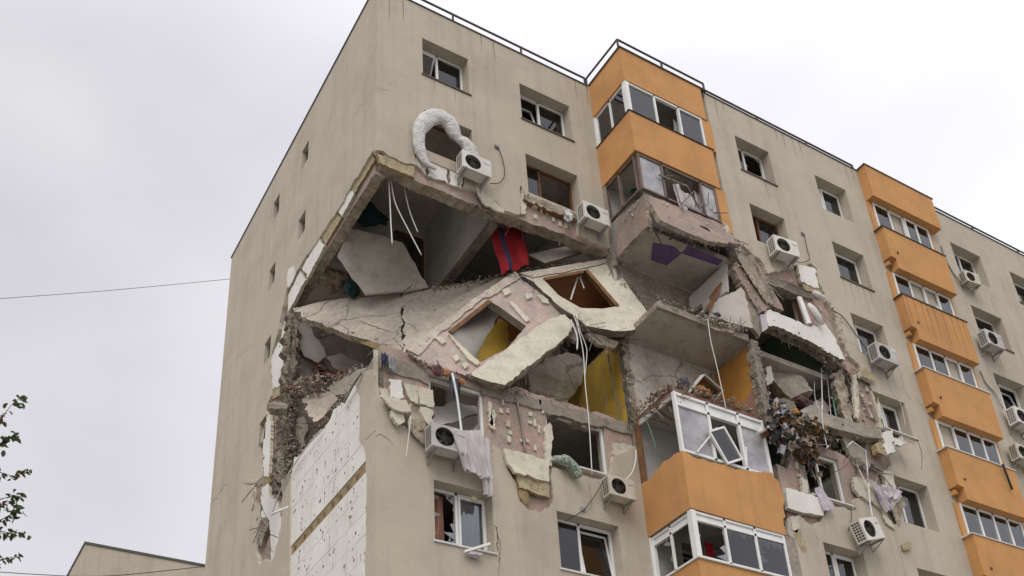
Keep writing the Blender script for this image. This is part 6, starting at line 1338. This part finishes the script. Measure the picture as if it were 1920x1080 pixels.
crack([(13.76,-1.44,20),(13.98,-1.44,19.71),(14.31,-1.44,19.6),(14.57,-1.44,19.54)], 0.025, 7)
crack([(15.42,-1.44,19.65),(15.47,-1.44,19.2),(15.54,-1.44,18.68),(15.71,-1.44,18.6),(15.67,-1.44,18.23)], 0.02, 8)
crack([(15.85,-1.44,18.83),(15.95,-1.44,18.68),(16.06,-1.44,18.48),(15.99,-1.44,18.22)], 0.02, 9)
crack([(14.63,-1.44,16.16),(14.49,-1.44,16.37),(14.43,-1.44,16.61),(14.31,-1.44,16.69)], 0.025, 10)
crack([(15.2,-1.44,19.29),(15.33,-1.44,18.92),(15.44,-1.44,18.59)], 0.01, 11)
crack([(10.45,-1.44,13.5),(10.54,-1.44,13.16),(10.5,-1.44,12.8),(10.49,-1.44,12.6)], 0.01, 12)
crack([(2.68,0,12.32),(2.73,0,12.15),(2.69,0,11.89),(2.76,0,11.61),(2.71,0,11.18)], 0.05, 13)
crack([(2.72,0,12.15),(2.78,0,11.91),(2.75,0,11.67)], 0.03, 14)
crack([(12.86,-1.44,20.04),(13.21,-1.44,19.89),(13.52,-1.44,19.91),(13.73,-1.44,19.89)], 0.015, 15)
crack([(15.43,-1.44,19.87),(16.1,-1.44,19.88),(16.72,-1.44,20.05)], 0.012, 16)
crack([(3.76,0,14.3),(3.89,0,14.19),(4.03,0,14.19)], 0.02, 17)
q = lift([(0.68,3.51,19.46),(0.9,3.51,19.8),(1.09,3.63,20.31)], 0.004)
for i, pp in enumerate(([(1.03,3.11,19.27),(1.21,2.76,18.92),(1.45,2.36,18.56),(1.64,2.13,18.4)], [(0.52,3.53,19.25),(0.69,3.53,19.51),(0.8,3.62,19.84)], [(1.82,2.28,18.95),(1.93,2.01,18.64),(1.89,1.76,18.12)])):
    nrm = -thick(pp + [(0, 0, 40)], 1) if False else newell([Vector(p) for p in [(-0.05,4.6,20.33),(4.03,1.2,20.41),(1.47,1.7,17.37)]])
    if nrm.dot(Vector(pp[0]) - cam.location) < 0: nrm = -nrm
    crack(pp, 0.035, 40 + i, bld, tuple(nrm))
# drip stains running down from sills and copings are part of the coat
def drips(xs, y, z_top, lens, seed, w=0.022):
    r = random.Random(seed); bm = bmesh.new()
    for x in xs:
        L = r.uniform(*lens); n = 10; A, B = [], []
        for i in range(n + 1):
            t = i / n; ww = w * (1 - 0.75 * t) * r.uniform(0.6, 1.1); xx = x + 0.02 * noise.noise(Vector((x, t * 4, seed))) + 0.06 * t * 0.2
            A.append(bm.verts.new((xx - ww / 2, y, z_top - L * t))); B.append(bm.verts.new((xx + ww / 2, y, z_top - L * t)))
        for i in range(n): bm.faces.new((A[i], B[i], B[i + 1], A[i + 1]))
    return finish('drip_stains', bm, 'drip', bld)
material('drip', (0.17, 0.14, 0.10, 1), (0.24, 0.195, 0.14, 1), scale=8, rough=0.95)
drips((14.0, 14.28, 14.55, 14.83, 15.1), YR - 0.003, SILL(1) - 0.03, (0.5, 1.1), 1, 0.02)
material('drip_orange', (0.16, 0.075, 0.03, 1), (0.22, 0.1, 0.035, 1), scale=8, rough=0.95)
o = drips((16.3, 16.62, 16.95, 17.2, 17.5, 17.9, 18.3, 18.6, 18.85), -1.753, 25.08 - ST, (0.9, 1.45), 2, 0.026); o.data.materials[0] = MATS['drip_orange']
drips((20.6, 20.8, 21.1), YR - 0.003, SILL(1) - 0.03, (0.4, 1.0), 3, 0.02)
drips((2.2, 1.6), -0.003, SILL(0) - 0.03, (0.4, 0.8), 4, 0.016)
drips((11.6,), YR - 0.003, SILL(0) - 0.03, (0.8, 1.0), 5, 0.02)
# small fittings on the walls
for i, p in enumerate(([(3.36,-0.03,23.52)][0], [(12.7,-1.47,23.47)][0], [(4.95,-0.03,13.24)][0], [(2.2,-0.04,12.81)][0])):
    box('wall_box', (p[0] - 0.06, p[1], p[2] - 0.05), (p[0] + 0.06, p[1] + 0.028, p[2] + 0.05), ('steel', 'steel', 'ac_grey', 'wool_yellow')[i], bld)
# loose window pieces
tag(bar('frame_piece', [(1.87,-0.1,11.49),(2.44,-0.15,11.77)][0], [(1.87,-0.1,11.49),(2.44,-0.15,11.77)][1], 0.06, 0.05, 'frame_white'), 'broken white frame piece lying on the sill of the lower left window', 'frame piece')
garment('rag', [(2.1,-0.08,11.49)][0], 0.12, 'cloth_white', 90, 'white rag spilling over the sill of the lower left window', 'rag', (1.5, 0.6, 0.6))
hang(6.95, 7.55, 22.45, 23.6, -1.25, 'cloth_white', 'white curtain behind the left pane of the smashed loggia', 60, 4)
hang(8.2, 8.75, 22.4, 23.2, -1.3, 'cloth_white', 'torn white curtain in the middle of the smashed loggia', 61, 3)
hang(8.85, 9.4, 22.45, 23.5, -1.25, 'cloth_white', 'white curtain behind the right pane of the smashed loggia', 62, 4)
hang(7.0, 7.4, 11.2, 12.3, -0.6, 'panel_white', 'pale cloth inside the lowest loggia beside the red strip', 63, 2)

# ================================================================ more of the collapse
WP = 'broken pieces of wall and floor caught in the void'
def wreck(pts, t, mats, label, seed, amp=0.03):
    o = fallen('wall_fragment', pts, t, mats, label, 'fragment', seed, amp); o['group'] = WP; return o
# crushed floors behind the foam gable
wreck([(0.2,5.51,20.52),(0.48,5.41,20.67),(0.87,5.41,20.2),(1.08,5.44,19.79),(0.88,5.53,19.57),(0.52,5.6,19.7),(0.3,5.6,19.95)], 0.06, ('plaster', 'broken'), 'pale plaster flake still on the cracked wall of the corner void', 171)
wreck([(1.07,5.41,19.76),(1.44,5.29,19.92),(1.83,5.17,19.73),(2.13,5.09,19.52),(1.73,5.22,19.3),(1.26,5.36,19.41)], 0.06, ('plaster', 'broken'), 'second pale plaster flake right of the first on the cracked wall', 172)
wreck([(0.42,3.7,17.41),(0.54,3.09,17.3),(0.69,2.43,17.22),(0.74,2.02,17.02),(0.66,2.24,16.9),(0.49,2.63,16.62),(0.41,3.15,16.83)], 0.1, ('concrete', 'broken'), 'grey fragment lying just above the top edge of the foam gable', 173)
wreck([(0.19,5.05,17.28),(0.31,4.86,17.28),(0.39,4.76,16.93),(0.35,4.88,16.44),(0.27,5.03,16.27),(0.21,5.08,16.75)], 0.12, ('concrete', 'broken'), 'dark upright fragment in the slot of the torn gable', 174)
wreck([(0.09,5.15,18.5),(0.46,5.01,18.67),(0.75,4.83,18.45),(0.5,4.87,18.02),(0.2,4.99,17.91)], 0.15, ('concrete_dark', 'broken'), 'dark fragment buried in the rubble of the corner void', 175)
rubble('rubble', [(0.19,5,18.31),(0.81,4.4,18.08),(1.05,3,17.6)], 200, 0.12, ['concrete', 'broken', 'concrete_dark', 'plaster', 'brick'], bld, 0.14, 50)
rubble('rubble', [(0,5,17.59),(0.15,5,16.37),(-0.04,5,15.34)], 130, 0.1, ['concrete', 'broken', 'concrete_dark'], bld, 0.1, 51)
for i in range(9):
    p = Vector([(0.95,5.7,19.57),(1.59,5.6,19.22)][0]).lerp(Vector([(0.95,5.7,19.57),(1.59,5.6,19.22)][1]), i / 8) + Vector((0, 0, rnd.uniform(-0.12, 0.08)))
    bm = bmesh.new(); bm_box(bm, (-0.13, -0.06, -0.04), (0.13, 0.06, 0.04), Matrix.Translation(p) @ Matrix.Rotation(rnd.uniform(-0.25, 0.35), 4, 'Y')); finish('brick', bm, 'brick', bld)
# torn band on the right
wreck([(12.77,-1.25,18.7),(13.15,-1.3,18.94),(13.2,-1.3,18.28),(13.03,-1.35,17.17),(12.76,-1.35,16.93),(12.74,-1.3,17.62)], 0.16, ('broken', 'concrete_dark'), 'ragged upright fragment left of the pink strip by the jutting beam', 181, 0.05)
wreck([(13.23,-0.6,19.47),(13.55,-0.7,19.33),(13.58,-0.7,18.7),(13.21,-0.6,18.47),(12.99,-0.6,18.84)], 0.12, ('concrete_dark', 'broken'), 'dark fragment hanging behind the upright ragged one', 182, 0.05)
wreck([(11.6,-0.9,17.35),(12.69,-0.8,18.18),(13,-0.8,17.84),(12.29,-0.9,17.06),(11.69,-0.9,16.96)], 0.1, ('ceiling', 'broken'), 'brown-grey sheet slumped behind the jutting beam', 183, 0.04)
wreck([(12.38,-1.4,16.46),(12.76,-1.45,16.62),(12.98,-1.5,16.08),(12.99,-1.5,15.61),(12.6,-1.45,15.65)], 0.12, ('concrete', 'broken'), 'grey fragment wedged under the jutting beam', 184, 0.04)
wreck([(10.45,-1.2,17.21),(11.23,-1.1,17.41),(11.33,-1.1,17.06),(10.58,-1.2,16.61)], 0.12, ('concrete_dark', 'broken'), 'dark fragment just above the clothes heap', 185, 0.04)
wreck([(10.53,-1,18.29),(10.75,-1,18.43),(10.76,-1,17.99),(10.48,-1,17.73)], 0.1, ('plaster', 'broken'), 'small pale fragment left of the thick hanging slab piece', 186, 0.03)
wreck([(9.87,-1.45,19.98),(10.09,-1.45,20.16),(10.3,-1.45,19.45),(10.07,-1.4,18.84),(9.87,-1.4,19.11)], 0.12, ('concrete', 'broken'), 'narrow fragment between the tilted pale piece and the torn pilaster', 187, 0.03)
wreck([(10.15,-1.5,19.52),(10.38,-1.5,19.65),(10.34,-1.5,19.16),(10.11,-1.5,18.96)], 0.05, ('cloth_lilac', 'cloth_grey'), 'small lilac-grey scrap below the torn pilaster', 188, 0.01)
wreck([(8.96,-1,20.04),(9.28,-1.2,20.52),(9.34,-1.2,20.43),(9.04,-1,19.9)], 0.03, ('wood', 'wood'), 'brown lath stuck on the white wall piece under the purple-marked slab', 189, 0.004)
wreck([(8.78,-1,19.62),(9.05,-1.15,20.03),(9.16,-1.25,20.32),(9.21,-1.25,20.27),(8.86,-1,19.51)], 0.03, ('wood', 'wood'), 'second brown lath on the white wall piece', 190, 0.004)
rubble('rubble', [(12.69,-1.1,18.95),(13.03,-1.1,18.36),(13.15,-1.1,17.36),(12.92,-1.2,16.24)], 170, 0.11, ['concrete_dark', 'broken', 'concrete', 'pink_worn'], bld, 0.12, 52)
rubble('rubble', [(9.87,-1.3,16.25),(10.94,-1.3,16.25),(11.44,-1.3,16.08)], 110, 0.1, ['concrete_dark', 'broken', 'wood'], bld, 0.12, 53)
rubble('rubble', [(7.85,-1.4,18.6),(8.54,-1.5,18.65),(9.44,-1.5,18.78)], 120, 0.08, ['broken', 'concrete', 'plaster'], bld, 0.06, 54)
rubble('rubble', [(6.84,-0.1,20.35),(7.68,-0.1,19.62)], 60, 0.07, ['concrete_dark', 'broken'], bld, 0.05, 55)
rubble('rubble', [(6.78,0,21.31),(6.91,0,21)], 50, 0.08, ['broken', 'concrete'], bld, 0.08, 56)
rubble('rubble', [(6.7,-1.48,21.06),(8.1,-1.6,20.96),(9.44,-1.7,21.39)], 90, 0.07, ['dark', 'concrete_dark', 'broken'], bld, 0.06, 57)
splinters('reinforcing_wire', [(10.59,-1.3,19.45),(12.12,-1.3,19.42),(13.26,-1.3,19.04)], 40, 0.45, 0.009, RB, 21)
splinters('reinforcing_wire', [(7.85,-1.4,18.63),(8.55,-1.5,18.68),(9.44,-1.5,18.78)], 22, 0.3, 0.008, RB, 22, (0, -0.3, 0.4))
splinters('reinforcing_wire', [(6.78,0,21.35),(6.95,0,20.65),(7.68,0,19.7)], 26, 0.4, 0.008, RB, 23)
splinters('reinforcing_wire', [(6.7,-1.48,21.06),(8,-1.7,20.89),(9.48,-1.75,21.37)], 26, 0.35, 0.012, ['dark', 'steel', 'cloth_blue'], 24)
# a crooked second sash and torn edges in the crushed loggia screen
for (a, b), lb in (([(7.14,-1.5,14.48),(7.88,-1.5,15.34)], 'slanting white frame piece in the left light of the crushed loggia screen'), ([(8.68,-1.46,14.58),(8.76,-1.46,15.1)], 'short upright frame piece in the right light of the crushed loggia screen')):
    tag(bar('frame_piece', a, b, 0.05, 0.03, 'frame_white'), lb, 'frame piece')

# crumbs and torn layers along the slumped panels
rubble('rubble', [(0.88,0.3,16.32),(1.12,0.1,15.92),(2.26,0,15.9)], 70, 0.06, ['broken', 'concrete', 'pink_worn'], bld, 0.035, 60)
rubble('rubble', [(2.62,0.15,16.53),(3.48,0.3,17.32),(4.77,0.4,18.67)], 60, 0.05, ['broken', 'concrete'], bld, 0.03, 61)
rubble('rubble', [(4.5,0.6,19.95),(5.11,0.3,19.2),(5.39,0.1,18.87)], 70, 0.06, ['broken', 'concrete', 'foam'], bld, 0.04, 62)
rubble('rubble', [(5.1,0.3,19.11),(5.3,0.1,18.51),(4.98,0,17.96)], 60, 0.06, ['broken', 'concrete', 'concrete_dark'], bld, 0.04, 63)
rubble('rubble', [(3.45,0.2,16.03),(4.17,0.2,16.06),(4.9,0.2,16.08)], 60, 0.08, ['concrete_dark', 'broken'], bld, 0.06, 64)
splinters('reinforcing_wire', [(4.04,0.6,20.08),(4.51,0.5,19.88),(5.11,0.3,19.18),(5.42,0.1,18.85)], 30, 0.35, 0.007, RB, 31)
splinters('reinforcing_wire', [(5.55,-0.1,18.46),(6.54,-0.1,18.65),(7.61,-0.05,19.42)], 26, 0.4, 0.007, RB, 32)
splinters('reinforcing_wire', [(3.12,0,15.91),(4.11,0.1,17),(5.06,0.1,18.06)], 24, 0.35, 0.007, RB, 33)
splinters('reinforcing_wire', [(1.6,2,19.55),(2.26,1.9,19.8),(3.57,1.5,20.31)], 24, 0.4, 0.008, RB, 34, (0.2, -0.2, 0.4))
wreck([(5.13,0.21,18.72),(5.43,0.12,18.87),(5.52,0.07,18.57),(5.33,0.09,18.05),(5.19,0.15,18.17)], 0.1, ('concrete', 'broken'), 'grey fragment wedged between the slumped pink panel and the cream panel', 191, 0.03)
wreck([(5.5,-0.14,18.2),(5.93,-0.21,18.25),(6.33,-0.3,18.13),(6.13,-0.31,17.86),(5.71,-0.23,17.89)], 0.1, ('concrete_dark', 'broken'), 'dark fragment under the lower rim of the cream panel', 192, 0.03)
# mangled bars and a torn sheet in the smashed loggia
splinters('reinforcing_wire', [(7.41,-1.48,23.17),(8.41,-1.48,23.24),(9.23,-1.48,22.65)], 18, 0.45, 0.012, ['frame_mauve', 'steel', 'concrete'], 35, (0.5, -0.1, 0))
wreck([(7.95,-1.4,23.17),(8.16,-1.4,23.3),(8.22,-1.45,22.59),(8.16,-1.5,22.11),(7.95,-1.5,22.08)], 0.01, ('cloth_white',), 'torn white sheet hanging in the smashed loggia window', 193, 0.02)
drips((1.95, 2.1), -0.003, 21.9, (0.1, 0.25), 11, 0.02)
drips((5.2,), -0.003, 13.9, (0.4, 0.8), 12, 0.02)
drips((14.3, 14.55), YR - 0.003, 19.6, (0.5, 0.9), 13, 0.018)
drips((20.9, 21.2, 21.5), YR - 0.003, 24.6, (0.5, 1.0), 14, 0.02)
for q, w in enumerate((0.35, 3.1, 6.2)): drips((w, w + 0.4), -0.003, 27.69, (0.4, 1.2), 15 + q, 0.03)
for q, w in enumerate((10.2, 12.6, 13.3, 15.6)): drips((w, w + 0.3), YR - 0.003, 27.69, (0.4, 1.0), 20 + q, 0.03)
rubble('rubble', [(0.8,0.1,16.1),(1.19,0,15.82),(1.83,-0.02,15.83)], 90, 0.07, ['concrete_dark', 'broken', 'concrete_dark', 'wood'], bld, 0.03, 70)  # debris in dark tones that also paint shade into the gap under the pink panel
